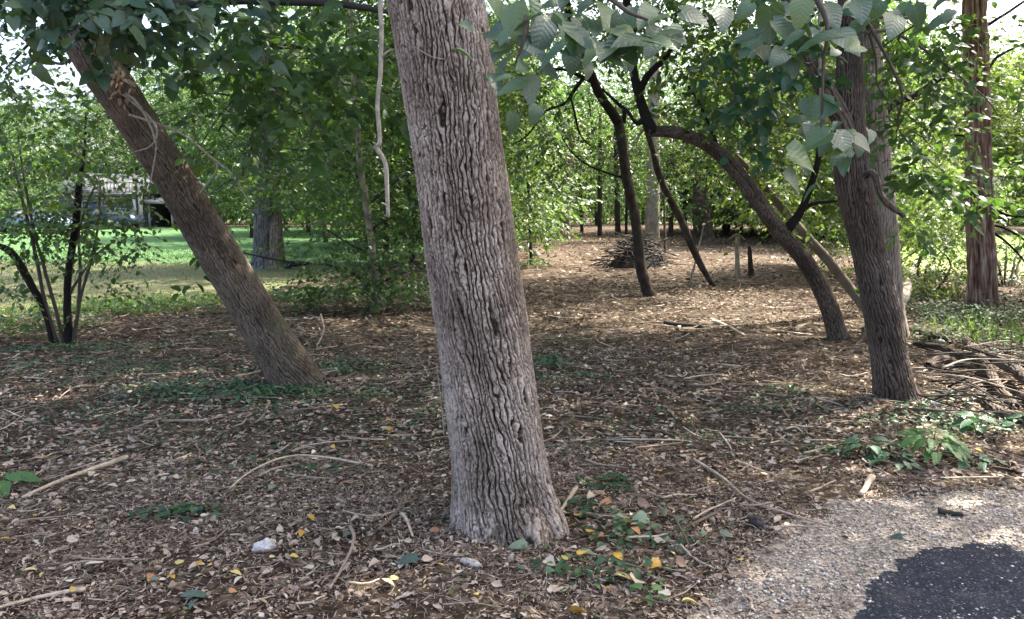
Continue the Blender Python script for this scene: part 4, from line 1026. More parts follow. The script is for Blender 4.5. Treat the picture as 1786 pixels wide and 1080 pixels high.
def copytree(t, x, Y, rz, sc, label, group):
    c = t.copy(); COL.objects.link(c)
    c.location = (x, Y, float(gz(x, Y))); c.rotation_euler = (0, 0, rz); c.scale = (sc, sc, sc)
    c['label'] = label; c['group'] = group
    for ch in t.children:
        d = ch.copy(); COL.objects.link(d); d.parent = c
    return c

def where_deep(px, Y):
    d = 'near' if Y < 27 else 'middle' if Y < 40 else 'far'
    if px < 690: w = 'behind the young pale footed tree'
    elif px < 770: w = 'just left of the big grey trunk'
    elif px < 900: w = 'hidden by the big grey trunk'
    elif px < 1010: w = 'between the big grey trunk and the reddish leaning trunk'
    elif px < 1110: w = 'behind the near black forked trunk'
    elif px < 1190: w = 'behind the pale sunlit trunk'
    elif px < 1300: w = 'behind the thin leaning trunk'
    elif px < 1420: w = 'behind the arching trunk'
    else: w = 'behind the dark crooked trunk'
    return 'leafy young tree ' + w + ', ' + d + ' row'
def where_floor(px, py):
    d = 'on the nearest litter' if py > 900 else 'on mid litter' if py > 740 else 'on farther litter'
    if px < 330: w = 'below the many stemmed shrub'
    elif px < 560: w = 'below the leaning brown trunk'
    elif px < 790: w = 'between leaning and big trunk'
    elif px < 1000: w = 'round the foot of the big trunk'
    elif px < 1250: w = 'between the big trunk and the gravel'
    elif px < 1500: w = 'just before the dark crooked trunk'
    else: w = 'round the leafy plants'
    return d + ' ' + w
UG = 'young trees filling the depth of the wood'
UL = 'leafy young tree among many in the depth of the wood'
protos = []
for k, (px, Y, h, mat) in enumerate(((850, 24, 7.5, 'leaf'), (1500, 22, 6.5, 'leaf_y'), (985, 62, 9, 'leaf'), (720, 24, 8, 'leaf'), (1450, 38, 8, 'leaf_y'), (1290, 44, 9, 'leaf'))):
    protos.append(understorey(px, Y, 300 + k, h, .13 if Y < 22 else .17, mat, 19, where_deep(px, Y), UG, base_low=.16))
spots = [(1520, 20, .9), (640, 30, 1.1), (780, 33, 1.1), (860, 29, 1.0), (870, 40, 1.2), (1040, 64, 1.6), (1230, 48, 1.3), (1310, 46, 1.2), (1400, 44, 1.2), (1470, 32, 1.0), (1530, 36, 1.1), (1420, 42, 1.3), (880, 46, 1.3), (960, 66, 1.5),
         (1120, 68, 1.6), (1260, 50, 1.3), (1340, 50, 1.4), (1500, 46, 1.3), (820, 50, 1.4), (740, 44, 1.2), (690, 52, 1.4), (600, 50, 1.3), (870, 22, .8)]
q = np.random.default_rng(77)
for k in range(46):
    Y = 19 + 36 * q.random() ** .8
    px = q.uniform(640, 1560)
    if 900 < px < 1330 and Y < 44:
        if k % 2: continue
        Y = 44 + (Y - 19) * .5
    if 900 < px < 1200: continue
    if px > 1150 and Y < 33: Y += 16
    if px > 1500: continue
    spots.append((px, Y, .85 + Y / 75))
for k, (px, Y, s) in enumerate(spots):
    x = (px - CX) / F * Y
    copytree(protos[k % 6], x, Y, q.uniform(0, 6.28), s, where_deep(px, Y), UG)
# garden trees round the lawn and behind the house
GG = 'trees standing along the far side of the lawn'
GL = 'full crowned tree standing along the far side of the lawn'
for k, (px, Y, s) in enumerate(((540, 44, 1.5), (480, 62, 1.9), (390, 66, 1.7), (300, 70, 1.6), (200, 72, 1.5), (100, 68, 1.2), (10, 66, 1.1), (-80, 60, 1.1), (590, 60, 1.8), (40, 50, .8), (-40, 40, .7), (440, 40, 1.2), (360, 66, 1.3), (250, 80, 1.8), (150, 84, 1.5), (50, 82, 1.3), (500, 76, 2.3), (570, 36, 1.2), (330, 90, 2.0), (-10, 90, 1.3))):
    x = (px - CX) / F * Y
    copytree(protos[(k * 2 + 1) % 6] if k % 3 else protos[2], x, Y, q.uniform(0, 6.28), s, ('full crowned tree ' + ('rising behind the grey house' if 90 < px < 350 and Y > 58 else 'behind the silver blue car' if px <= 90 else 'beyond the leaning trunk' if px < 420 else 'beyond the bluish double trunk' if px < 520 else 'behind the young pale footed tree') + (', far back' if Y > 74 else '')), GG)
RG = 'bright trees beyond the sunny grass'
RL = 'bright green tree beyond the sunny grass behind the red trunk'
for k, (px, Y, s) in enumerate(((1700, 50, 1.6), (1790, 54, 1.8), (1860, 48, 1.7), (1640, 60, 1.8), (1750, 70, 2.1), (1690, 64, 2.0))):
    x = (px - CX) / F * Y
    copytree(protos[1 + 3 * (k % 2)], x, Y, q.uniform(0, 6.28), s, ('bright green tree beyond the sunny grass, ' + ('just left of the red trunk' if px < 1690 else 'behind the red trunk' if px < 1780 else 'past the red trunk at the edge of view')), RG)
# trees added, mostly out of frame, for their crowns to block the sun
for k, (x, Y, s) in enumerate(((13, 4.5, 1.35), (15, 9.0, 1.5), (13, 0.5, 1.3), (13.2, 16.2, 1.15), (14.5, 13.5, 1.3))):
    copytree(protos[(0, 3, 2)[k % 3]], x, Y, q.uniform(0, 6.28), s, ('leafy tree added for shade beside the driveway, ' + ('nearest the gravel', 'farthest along it', 'level with the viewer', 'beyond the red trunk', 'abreast of the red trunk')[k]), 'trees added for shade beside the driveway')

# far wood: one mass of foliage closing the view
def far_woods():
    r = np.random.default_rng(5)
    n = 80000
    ang = np.radians(r.uniform(-48, 48, n)); d = r.uniform(74, 105, n)
    x = d * np.sin(ang); y = d * np.cos(ang)
    hmax = 9 + 7 * fbm(ang * 9, d * 0.02, seed=4, o=3)
    hmax = hmax * (1 - .45 * sst(math.radians(16), math.radians(26), ang)) * (1 - .35 * sst(math.radians(-16), math.radians(-24), ang)) + 8 * np.exp(-((ang + .02) / .2) ** 2)
    z = 0.9 + np.clip(hmax, 3, 30) * r.random(n) ** 0.8
    P = np.stack([x, y, z], -1)
    o = obj('far_woods', scatter_mesh('far_woods', 'far', P, r.normal(0, 1, (n, 3)) * [1, .5, .6], r.normal(0, .6, (n, 3)) + [0, -.5, .7], r.uniform(.4, .9, n), M['leaf']))
    tag(o, 'mass of distant woodland foliage closing the view', 'woods', kind='stuff')
far_woods()

# bush with yellow green leaves behind the right hand trunks
bs = G(1620, 520)
t12 = empty('bush', bs, 'yellow green bush between the pale hidden trunk and the red trunk', 'bush')
crown(t12, [B(1600, 420, bs[1] + .3, .8, 70, .8), B(1650, 440, bs[1] + .6, .7, 60, .8), B(1620, 490, bs[1], .7, 90, .7), B(1580, 500, bs[1] - .2, .5, 44, .6), B(1590, 350, bs[1] + 1, .7, 44), B(1660, 380, bs[1] + 1.2, .6, 40), B(1670, 490, bs[1] + .3, .5, 40, .6), B(1480, 440, bs[1] + 1.5, .6, 26)], .075, 'leaf_y', 118, per=11)
q = np.random.default_rng(4)
for k in range(5):
    a_, b_, c_ = q.normal(0, 12), q.normal(0, 26), q.normal(0, 38)
    branch(t12, [(1620 + a_, 525, bs[1] + q.normal(0, .2), 5), (1620 + b_, 465, bs[1] + .2, 3.5), (1620 + c_, q.uniform(370, 430), bs[1] + .5, 2)], M['twig'], 'stem', 5, .03, 90 + k)

# ================================================================== THE GROUND COVER
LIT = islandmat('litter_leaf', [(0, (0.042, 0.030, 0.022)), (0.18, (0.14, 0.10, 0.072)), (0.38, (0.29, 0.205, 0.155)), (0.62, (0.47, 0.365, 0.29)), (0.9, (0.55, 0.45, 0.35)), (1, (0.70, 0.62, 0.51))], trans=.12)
LITF = islandmat('litter_far_shade_dark', [(0, (0.030, 0.022, 0.015)), (0.45, (0.060, 0.045, 0.031)), (0.80, (0.12, 0.094, 0.066)), (0.94, (0.36, 0.29, 0.20)), (1, (0.60, 0.53, 0.42))], trans=.1)  # darker copy of the litter: shade under the trees put into its colour
TWG = islandmat('litter_twig', [(0, (0.08, 0.055, 0.042)), (0.4, (0.17, 0.12, 0.09)), (0.8, (0.36, 0.28, 0.22)), (1, (0.60, 0.51, 0.41))])
BARE = [(*g(1090, 735), .75, .22), (*g(1230, 830), .38, .16), (*g(1190, 715), .4, .2), (*g(1440, 690), .3, .2)]     # patches of bare dark earth

def band(n, r0, r1, half=40, seed=0, gap=True):
    q = np.random.default_rng(seed)
    a = np.radians(q.uniform(-half, half, n)); r = np.sqrt(q.uniform(r0 * r0, r1 * r1, n))
    x = r * np.sin(a); y = r * np.cos(a)
    keep = ~pip(ASPH, x, y) & ~pip(LAWN, x + .5 * fbm(x * .8, y * .8, seed=3), y + .5 * fbm(x * .8, y * .8, seed=4)) & ~pip(LAWN2, x, y)
    ing = pip(GRAV, x + .10 * fbm(x * 3, y * 3, seed=8), y + .10 * fbm(x * 3, y * 3, seed=9))
    dg = sdist(GRAV[:9], x, y)
    keep &= ~ing | (q.random(n) < .012 + .75 * np.exp(-dg / .07)) 
    for bx, by, rx, ry in BARE:
        keep &= (((x - bx) / rx) ** 2 + ((y - by) / ry) ** 2 > 1) | (q.random(n) < .3)
    if gap: keep &= q.random(n) < np.clip(.72 + 1.2 * fbm(x * 1.3, y * 1.3, seed=12), .12, 1)
    x, y = x[keep], y[keep]
    return x, y, q

def litter(name, kind, n, r0, r1, s0, s1, mat, seed, tilt=.5, lift=.012, wid=(.7, 1.3)):
    x, y, q = band(n, r0, r1, seed=seed)
    m = len(x)
    sc = s0 * (s1 / s0) ** (q.random(m) ** 1.6)
    a = np.stack([q.normal(size=m), q.normal(size=m), q.normal(0, tilt * .45, m)], -1)
    nn = np.stack([q.normal(0, tilt, m), q.normal(0, tilt, m), np.ones(m)], -1)
    P = np.stack([x, y, gz(x, y) + lift * q.random(m) + .12 * sc * tilt], -1)
    o = obj(name, scatter_mesh(name, kind, P, a, nn, sc, mat, wid=q.uniform(*wid, m)))
    return tag(o, kind='stuff')

litter('leaf_litter', 'lit', 34000, 2.3, 5.2, .012, .042, LIT, 401, tilt=.75, wid=(.5, 1.2))
litter('leaf_litter', 'chip', 30000, 2.3, 5.4, .02, .06, LIT, 412, tilt=.8, wid=(.25, .6))
litter('leaf_litter', 'chip', 26000, 2.3, 5.2, .012, .045, LIT, 402, tilt=.7)
litter('leaf_litter', 'lit', 5000, 2.3, 6.5, .028, .060, LIT, 411, tilt=.5, wid=(.9, 1.5))
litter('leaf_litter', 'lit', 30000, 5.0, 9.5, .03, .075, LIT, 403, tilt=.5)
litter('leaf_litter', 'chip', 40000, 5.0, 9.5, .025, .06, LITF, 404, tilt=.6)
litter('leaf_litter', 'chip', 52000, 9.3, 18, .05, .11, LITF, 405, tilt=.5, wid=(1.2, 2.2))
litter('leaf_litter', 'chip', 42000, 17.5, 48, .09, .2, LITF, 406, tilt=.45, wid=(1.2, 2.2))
litter('twig_litter', 'twig', 24000, 2.3, 5.5, .02, .11, TWG, 407, tilt=.32, lift=.03, wid=(.8, 1.1))
litter('twig_litter', 'twig', 8000, 5.3, 11, .09, .35, TWG, 408, tilt=.25, lift=.03, wid=(.9, 1.1))
litter('twig_litter', 'twig', 3000, 11, 24, .2, .6, TWG, 409, tilt=.2, lift=.03, wid=(.9, 1.1))
GLIT = islandmat('litter_green', [(0, (0.03, 0.06, 0.02)), (0.6, (0.07, 0.11, 0.04)), (1, (0.2, 0.22, 0.09))])
litter('green_litter', 'lit', 5200, 2.3, 9, .02, .045, GLIT, 410, tilt=.4)

# gravel stones
def stones():
    q = np.random.default_rng(61)
    n = 26000
    x = q.uniform(-.1, 3.6, n); y = q.uniform(2.4, 4.6, n)
    wx = x + .12 * fbm(x * 3, y * 3, seed=8); wy = y + .12 * fbm(x * 3, y * 3, seed=9)
    ing = pip(GRAV, wx, wy); ina = pip(ASPH, x, y)
    dg = sdist(GRAV[:9], x, y)
    k = (ing | (q.random(n) < .5 * np.exp(-dg / .08))) & (~ina | (q.random(n) < .022 + .9 * np.clip(fbm(x * 2.6, y * 6, seed=70) - .05, 0, 1) + .5 * np.exp(-sdist(ASPH[:8], x, y) / .04)))
    k &= q.random(n) < .40 + .5 * np.clip(.5 + fbm(x * 2, y * 2, seed=71), 0, 1)
    x, y = x[k], y[k]; m = len(x)
    P = np.stack([x, y, gz(x, y) + .008], -1)
    mat = islandmat('gravel_stone', [(0, (0.20, 0.165, 0.135)), (0.45, (0.39, 0.345, 0.30)), (0.85, (0.58, 0.53, 0.475)), (1, (0.75, 0.70, 0.63))], rough=.85)
    o = obj('gravel', scatter_mesh('gravel', 'stone', P, np.stack([q.normal(size=m), q.normal(size=m), q.normal(0, .2, m)], -1), np.stack([q.normal(0, .3, m), q.normal(0, .3, m), np.ones(m)], -1), .009 + .016 * q.random(m) ** 2.2, mat))
    tag(o, kind='stuff')
stones()

# low green growth
def cover(cx, cy, rx, ry, n, leaf, mat, seed, h=.06, kind='mid'):
    q = np.random.default_rng(seed)
    a = q.uniform(0, 6.28, n); r = q.random(n) ** .6
    r = r * (1 + .5 * perlin(a * 1.5, a * 0 + seed * .37))
    x = cx + rx * r * np.cos(a); y = cy + ry * r * np.sin(a)
    z = gz(x, y) + h * q.random(n) * (1.1 - r * .6) + .01
    P = np.stack([x, y, z], -1)
    A = np.stack([q.normal(size=n), q.normal(size=n), q.normal(-.1, .25, n)], -1); N = np.stack([q.normal(0, .4, n), q.normal(-.15, .4, n), np.ones(n)], -1)
    return P, A, N, leaf * q.uniform(.5, 1.2, n)
def covers(name, lst, mat, kind='mid'):
    L = [cover(*l_) for l_ in lst]
    P, A, N, Sc = [np.concatenate(z) for z in zip(*L)]
    return tag(obj(name, scatter_mesh(name, kind, P, A, N, Sc, mat)), kind='stuff')
cs = []
for k, (px, py, rx, ry, n, lf) in enumerate(((400, 682, .85, .36, 800, .05), (510, 688, .5, .3, 380, .05), (300, 690, .5, .3, 300, .05), (220, 660, .8, .5, 260, .045), (600, 645, .45, .5, 420, .045), (640, 690, .4, .3, 160, .04), (150, 610, 1.2, .5, 500, .05), (60, 640, 1.2, .6, 360, .05), (250, 640, .8, .5, 220, .045),
                                             (960, 632, .22, .35, 260, .05), (1000, 660, .4, .3, 160, .045), (450, 650, .6, .3, 160, .045), (1380, 690, .4, .3, 170, .045), (1350, 720, .5, .3, 120, .045), (1660, 700, .5, .4, 240, .05), (1610, 740, .6, .3, 240, .045), (1720, 740, .5, .3, 220, .05), (1060, 850, .2, .12, 70, .05), (1100, 930, .35, .25, 110, .05), (1050, 1000, .3, .15, 90, .05), (1020, 890, .2, .1, 40, .05), (320, 900, .25, .06, 60, .06), (1270, 770, .5, .2, 60, .04), (1460, 790, .4, .15, 90, .045), (800, 620, .2, .3, 60, .04), (900, 730, .9, .8, 130, .04), (500, 760, 1.5, .6, 160, .04))):
    b = G(px, py); cs.append((b[0], b[1], rx, ry, n, lf, None, 700 + k, .06))
covers('ground_cover', cs, M['cover'])
def thin_cover():
    q = np.random.default_rng(88); n = 15000
    x = q.uniform(-7, 1.5, n); y = q.uniform(4.6, 11, n)
    k = q.random(n) < np.clip(.25 + 1.6 * fbm(x * .9, y * .9, seed=45), 0, 1) * (1 - .6 * sst(-2, 1.5, x))
    x, y = x[k], y[k]; m = len(x)
    o = obj('ground_cover', scatter_mesh('ground_cover', 'mid', np.stack([x, y, gz(x, y) + q.uniform(.01, .05, m)], -1), np.stack([q.normal(size=m), q.normal(size=m), q.normal(-.1, .25, m)], -1), np.stack([q.normal(0, .4, m), q.normal(-.15, .4, m), np.ones(m)], -1), q.uniform(.022, .05, m), M['cover']))
    tag(o, kind='stuff')
thin_cover()
# weeds along the edge of the lawn and under the red tree
we = []
for k, (px, py, rx, ry, n, lf) in enumerate(((200, 548, 1.0, .5, 420, .09), (280, 540, .8, .4, 260, .09), (340, 535, .7, .4, 200, .08), (40, 570, 1.3, .6, 500, .09), (480, 520, 1.3, .5, 600, .08), (560, 525, .9, .4, 500, .08), (420, 545, .8, .3, 240, .07), (620, 510, 1.0, .8, 500, .08), (710, 515, .6, .5, 400, .08), (930, 465, .5, .8, 220, .08))):
    b = G(px, py); we.append((b[0], b[1], rx, ry, n, lf, None, 760 + k, .30))
covers('weeds', we, M['leaf'])
we = []
for k, (px, py, rx, ry, n, lf) in enumerate(((1660, 560, .7, .7, 560, .07), (1740, 570, .9, .7, 640, .07), (1600, 545, .5, .6, 300, .07), (1700, 600, .7, .3, 300, .06), (1780, 540, .8, 1, 400, .07), (1640, 590, .4, .3, 160, .06), (1760, 620, .4, .2, 160, .06))):
    b = G(px, py); we.append((b[0], b[1], rx, ry, n, lf, None, 790 + k, .34))
covers('undergrowth', we, leafmat('leaf_undergrowth', [(0, (0.018, 0.05, 0.022)), (0.6, (0.035, 0.08, 0.03)), (1, (0.08, 0.12, 0.05))], .25, (.10, .20, .04), rough=.6, spec=.25))
bl_ = []
for k, (px, py, rx, ry, n, lf) in enumerate(((1740, 590, .9, .4, 160, .26), (1680, 575, .7, .4, 100, .24), (330, 530, 2.5, .5, 500, .22), (150, 545, 2.0, .5, 400, .22))):
    b = G(px, py); q = np.random.default_rng(k); x = b[0] + rx * q.normal(0, .5, n); y = b[1] + ry * q.normal(0, .5, n)
    bl_.append((np.stack([x, y, gz(x, y)], -1), np.stack([q.normal(0, .5, n), q.normal(0, .5, n), np.ones(n)], -1), np.stack([q.normal(0, 1, n), q.normal(-1, .5, n), q.normal(0, .2, n)], -1), lf * q.uniform(.5, 1.2, n)))
P, A, N, Sc = [np.concatenate(z) for z in zip(*bl_)]
tag(obj('grass', scatter_mesh('grass', 'blade', P, A, N, Sc, M['leaf_y'])), kind='stuff')
def lawn_grass():
    q = np.random.default_rng(63); n = 60000
    x = -5 - 20 * q.random(n); y = 13 + 17 * q.random(n) ** 1.5
    k = pip(LAWN, x + .9 * fbm(x * .6, y * .6, seed=31, o=3), y) & (q.random(n) < np.clip(.12 + .8 * sst(19, 27, y) + .5 * fbm(x * .5, y * .5, seed=5), .06, 1))
    x, y = x[k], y[k]; m = len(x)
    P = np.stack([x, y, gz(x, y)], -1)
    o = obj('grass', scatter_mesh('grass', 'blade', P, np.stack([q.normal(0, .5, m), q.normal(0, .5, m), np.ones(m)], -1), np.stack([q.normal(0, 1, m), q.normal(-1, .5, m), q.normal(0, .2, m)], -1), q.uniform(.05, .12, m), leafmat('grass_blade', [(0, (0.06, 0.12, 0.03)), (0.6, (0.09, 0.19, 0.045)), (1, (0.2, 0.2, 0.1))], .3, (.15, .3, .06)), wid=np.full(m, 2.5)))
    tag(o, kind='stuff')
lawn_grass()

# ------------------------------------------------------------------ leafy plants
HERB = [big_leaf('leaf', M['leaf_plant'], 60 + k, heart=False, width=.52) for k in range(3)]
HERBD = [big_leaf('leaf', M['leaf_plant_d'], 70 + k, heart=False, width=.6) for k in range(3)]
def plant(px, py, n, size, h, spread, meshes, label, seed, mat='leaf_plant', stems=4):
    q = np.random.default_rng(seed)
    b = G(px, py)
    t = empty('woodland_plant', b, label, 'plant')
    for k in range(stems):
        a = q.uniform(0, 6.28); e = b + np.array([math.cos(a) * spread * .5, math.sin(a) * spread * .5, h * q.uniform(.7, 1)])
        v, f = tube([b - np.array([0, 0, .02]), (b + e) / 2 + np.array([0, 0, .03]), e], [.004, .003, .0015], 5, 8)
        obj('stem', mesh_np('stem', v, f, M[mat], True), t)
    for k in range(n):
        a = 2.4 * k + q.normal(0, .3); rr = spread * math.sqrt((k + .5) / n) * q.uniform(.7, 1.1)
        o = bpy.data.objects.new('leaf', meshes[k % 3]); COL.objects.link(o); o.parent = t
        p = np.array([math.cos(a) * rr, math.sin(a) * rr, h * (1.0 - .6 * (rr / spread) ** 2) * q.uniform(.75, 1.05)])
        place(o, p, (math.cos(a), math.sin(a), -.15 + q.normal(0, .2)), (q.normal(0, .2) + .2 * math.cos(a), q.normal(-.2, .2), 1), size * q.uniform(.7, 1.1))
plant(1625, 800, 34, .125, .20, .20, HERB, 'bright green broad leaved plant at the edge of the gravel', 1)
plant(1565, 815, 12, .13, .08, .13, HERBD, 'low dark green plant crouching under the bright green plant', 2, 'leaf_plant_d')
plant(1705, 760, 14, .13, .16, .13, HERBD, 'dark green plant with five fanned leaves in front of the fallen logs', 3, 'leaf_plant_d')
plant(1512, 795, 18, .11, .12, .16, HERBD, 'small dull green plant between the dark crooked trunk and the gravel', 4, 'leaf_plant_d')
plant(1790, 755, 6, .20, .14, .12, HERBD, 'half seen dark green plant at the edge of the view beside the logs', 5, 'leaf_plant_d')
plant(1700, 815, 10, .11, .07, .18, HERBD, 'sparse low plant trailing beside the bright green plant', 6, 'leaf_plant_d')
plant(5, 850, 10, .14, .10, .14, HERB, 'pale green plant at the edge of the litter beside the long peeled stick', 7)
plant(965, 640, 14, .10, .13, .16, HERBD, 'small green plant just behind the thick grey trunk', 8, 'leaf_plant_d')
plant(1130, 1040, 6, .06, .04, .06, HERB, 'tiny seedling sprouting in the litter near the gravel', 9, stems=2)
plant(430, 700, 22, .08, .10, .35, HERBD, 'dark trailing ivy like plant at the foot of the leaning trunk', 10, 'leaf_plant_d')
plant(1600, 720, 12, .09, .09, .2, HERBD, 'low grey green plant at the foot of the dark crooked trunk', 11, 'leaf_plant_d')

# ------------------------------------------------------------------ fallen leaves that can be told apart
def matl(name, stops, rough=.55, trans=.15, tc=(.4, .3, .1)):
    return leafmat(name, stops, trans, tc, rough=rough, vein=True)
MT = matl('leaf_tan', [(0, (0.22, 0.14, 0.09)), (0.5, (0.40, 0.29, 0.21)), (1, (0.58, 0.47, 0.37))], .7)
MY = matl('leaf_yellow', [(0, (0.50, 0.27, 0.04)), (0.5, (0.62, 0.42, 0.08)), (1, (0.66, 0.55, 0.22))])
MO = matl('leaf_orange', [(0, (0.30, 0.13, 0.06)), (1, (0.50, 0.25, 0.11))])
MGN = matl('leaf_fallen_green', [(0, (0.05, 0.10, 0.06)), (0.6, (0.10, 0.17, 0.11)), (1, (0.22, 0.28, 0.18))])
MW = matl('leaf_pale', [(0, (0.46, 0.39, 0.29)), (1, (0.66, 0.59, 0.47))], .7)
MDG = matl('leaf_dark_grey_green', [(0, (0.06, 0.10, 0.085)), (1, (0.09, 0.14, 0.11))], .45)
LS = {k: [big_leaf('fallen_leaf', m, 80 + 5 * i + j, heart=(k in 'gd'), width=w) for j, w in enumerate((.5, .62, .75))] for i, (k, m) in enumerate((('t', MT), ('y', MY), ('o', MO), ('g', MGN), ('w', MW), ('d', MDG)))}
def fallen(px, py, size, key, seed, label, group=None, tilt=.45, p=None):
    q = np.random.default_rng(seed)
    b = G(px, py) if p is None else p
    o = bpy.data.objects.new('fallen_leaf', LS[key][seed % 3]); COL.objects.link(o)
    a = q.uniform(0, 6.28)
    aa = np.array([math.cos(a), math.sin(a), q.normal(0, .12) + .06])
    place(o, b + np.array([0, 0, .03 + q.random() * .012]) - aa * size * .5, aa, (q.normal(0, tilt), q.normal(-.1, tilt), 1), size)
    tag(o, label, 'leaf', group)
NAMED = [(702, 985, .135, 'd', 'large dark grey green leaf face up left of the big trunk foot'), (1117, 915, .10, 'g', 'crumpled pale green leaf midway between big trunk and gravel'),
         (1045, 968, .085, 'w', 'cream coloured leaf right of the big trunk foot'), (1030, 935, .07, 'y', 'vivid yellow leaf standing curled above the cream leaf'), (1205, 1060, .075, 'y', 'golden leaf lying where the litter meets the gravel'),
         (1120, 1062, .06, 'y', 'small golden leaf beside the tiny seedling'), (1010, 1075, .10, 'y', 'large yellow leaf at the lower edge below the big trunk'), (682, 742, .085, 'y', 'mustard yellow leaf alone behind the long arched stem'),
         (130, 950, .075, 't', 'tan star shaped leaf on the open litter'), (52, 1002, .06, 'y', 'yellow leaf near the corner of the litter'), (165, 997, .085, 'w', 'ivory leaf flat on the litter near the corner'),
         (348, 992, .05, 'y', 'narrow yellow leaf left of the white stone'), (130, 790, .055, 'y', 'small yellow leaf above the long peeled stick'), (1310, 790, .05, 'w', 'pale leaf in the bare dark earth'), (1340, 850, .06, 'w', 'pale curled leaf just above the gravel'),
         (1375, 745, .06, 'y', 'small yellow leaf before the dark crooked trunk'), (1025, 645, .12, 'w', 'white scrap of leaf behind the big trunk'), (990, 753, .075, 't', 'pinkish leaf beside the big trunk edge'), (905, 965, .09, 'g', 'pale green leaf pressed against the big trunk foot'),
         (1110, 1020, .10, 't', 'large buff leaf among orange leaves near the gravel'), (1055, 885, .09, 'o', 'orange brown leaf right of the big trunk foot'), (1560, 948, .07, 'd', 'dark green leaf lying on the gravel'), (1270, 945, .07, 'd', 'dull green leaf at the gravel edge'),
         (1355, 965, .07, 'w', 'straw coloured split leaf on the gravel'), (1660, 855, .07, 'y', 'pale yellow leaf below the bright green plant'), (1705, 792, .05, 'y', 'bright yellow leaf beside the bright green plant'), (330, 895, .12, 'g', 'long fresh green leaf on the open litter'), (345, 1045, .11, 'd', 'ragged dark green leaf at the lower edge'),
         (585, 715, .09, 'y', 'pale yellow leaf in front of the leaning trunk foot'), (440, 930, .05, 't', 'tan leaf touching the white stone'), (600, 930, .06, 'w', 'cream leaf beside the curved root'), (1075, 915, .06, 'd', 'small dark green leaf beside the crumpled pale green leaf')]
for k, (px, py, s, key, lab) in enumerate(NAMED):
    fallen(px, py, s, key, 1000 + k, lab)
q = np.random.default_rng(91)
KIND = {'t': ('dry tan leaf lying', 'tan fallen leaves'), 'y': ('small yellow leaf lying', 'yellow fallen leaves'), 'o': ('small orange leaf lying', 'orange fallen leaves'), 'g': ('small green leaf dropped', 'green fallen leaves'), 'w': ('small bleached leaf lying', 'bleached fallen leaves')}
cnt = 0
while cnt < 240:
    py = 640 + 440 * q.random() ** .8; px = q.uniform(0, 1786)
    p = G(px, py)
    if pip(ASPH, np.array([p[0]]), np.array([p[1]]))[0]: continue
    if pip(GRAV, np.array([p[0]]), np.array([p[1]]))[0] and q.random() < .9: continue
    if abs(px - 870) < 90 and py < 960: continue
    key = q.choice(list('tttttttyyywwggo'))
    fallen(px, py, q.uniform(.028, .058), key, 2000 + cnt, KIND[key][0] + ' ' + where_floor(px, py), KIND[key][1], p=p); cnt += 1
for k in range(30):   # brighter patch of leaves right of the trunk
    q.random()
    px, py = q.normal(1060, 55), q.normal(960, 55)
    if py > 1078: continue
    key = q.choice(list('totygyw'))
    fallen(px, py, q.uniform(.04, .085), key, 2400 + k, KIND[key][0] + ' ' + where_floor(px, py), KIND[key][1])

# ------------------------------------------------------------------ sticks
def stick(pts, w, label, mat='stick', group=None, lift=.02, arch=0.0):
    P = [G(px, py) for px, py in pts]
    n = len(P); R = []
    for k, p in enumerate(P):
        p[2] += lift + arch * math.sin(math.pi * k / max(1, n - 1))
        R.append(.5 * w * (1 - .45 * k / max(1, n - 1)) * ((p - np.array([0, 0, CAMZ])) @ FWD) / F)
    v, f = tube(P, R, 6, max(6, 5 * n), .003, int(abs(pts[0][0])))
    o = obj('stick', mesh_np('stick', v, f, M[mat], True))
    o.data.transform(Matrix.Translation(-Vector(P[0]))); o.location = P[0]
    return tag(o, label, 'stick', group)
stick([(222, 806), (170, 825), (110, 848), (40, 878)], 10, 'long pale peeled stick lying on the open litter', 'stick_pale', lift=.035)
stick([(650, 818), (560, 812), (500, 817), (440, 838), (400, 858)], 5, 'long thin stem arched low over the litter before the leaning trunk', 'stick_pale', arch=.05)
stick([(610, 925), (618, 950), (612, 985), (590, 1020), (575, 1035)], 7, 'reddish curved root looping out of the litter', 'stick', arch=.03)
stick([(705, 880), (690, 912), (660, 940)], 6, 'short straight stick leaning near the big dark leaf', 'stick', lift=.05)
stick([(700, 905), (712, 920), (720, 945)], 7, 'fresh pale green split stem near the big trunk', 'stick_pale', lift=.03)
stick([(1005, 865), (985, 895), (965, 918), (945, 930)], 8, 'grey stick propped against the right side of the big trunk', 'stick', lift=.05)
stick([(1210, 808), (1260, 840), (1310, 880), (1400, 912), (1480, 935)], 6, 'long dark stick reaching from bare earth onto the gravel', 'stick', lift=.025)
stick([(1320, 783), (1370, 780), (1425, 782)], 6, 'straight brown stick lying before the dark crooked trunk', 'stick')
stick([(1085, 770), (1150, 772), (1200, 774)], 4, 'thin pale stem lying across the bare dark earth', 'stick_pale')
stick([(470, 715), (460, 735), (448, 750)], 5, 'small bare stick poking up before the leaning trunk', 'stick', lift=.06)
stick([(560, 560), (565, 590), (552, 620)], 4, 'thin upright dead stem behind the leaning trunk foot', 'stick', lift=.1)
stick([(150, 1035), (60, 1048), (-10, 1070)], 9, 'thick pale stick at the lower corner of the litter', 'stick_pale')
stick([(250, 740), (300, 738), (345, 739)], 6, 'brown stick before the dark ground cover', 'stick')
stick([(1165, 905), (1180, 930), (1205, 965)], 6, 'hooked twig above the gravel edge', 'stick', arch=.05)
stick([(1250, 900), (1200, 925), (1165, 942)], 6, 'slanting twig crossing the hooked twig', 'stick')
stick([(1520, 838), (1500, 868)], 14, 'short snapped piece of branch above the gravel', 'stick_pale')
stick([(1635, 897), (1680, 904)], 14, 'short dark piece of branch lying at the gravel edge', 'twig_dark')
stick([(1158, 566), (1190, 570), (1225, 572)], 12, 'dark log stub on the floor beyond the big trunk', 'twig_dark')
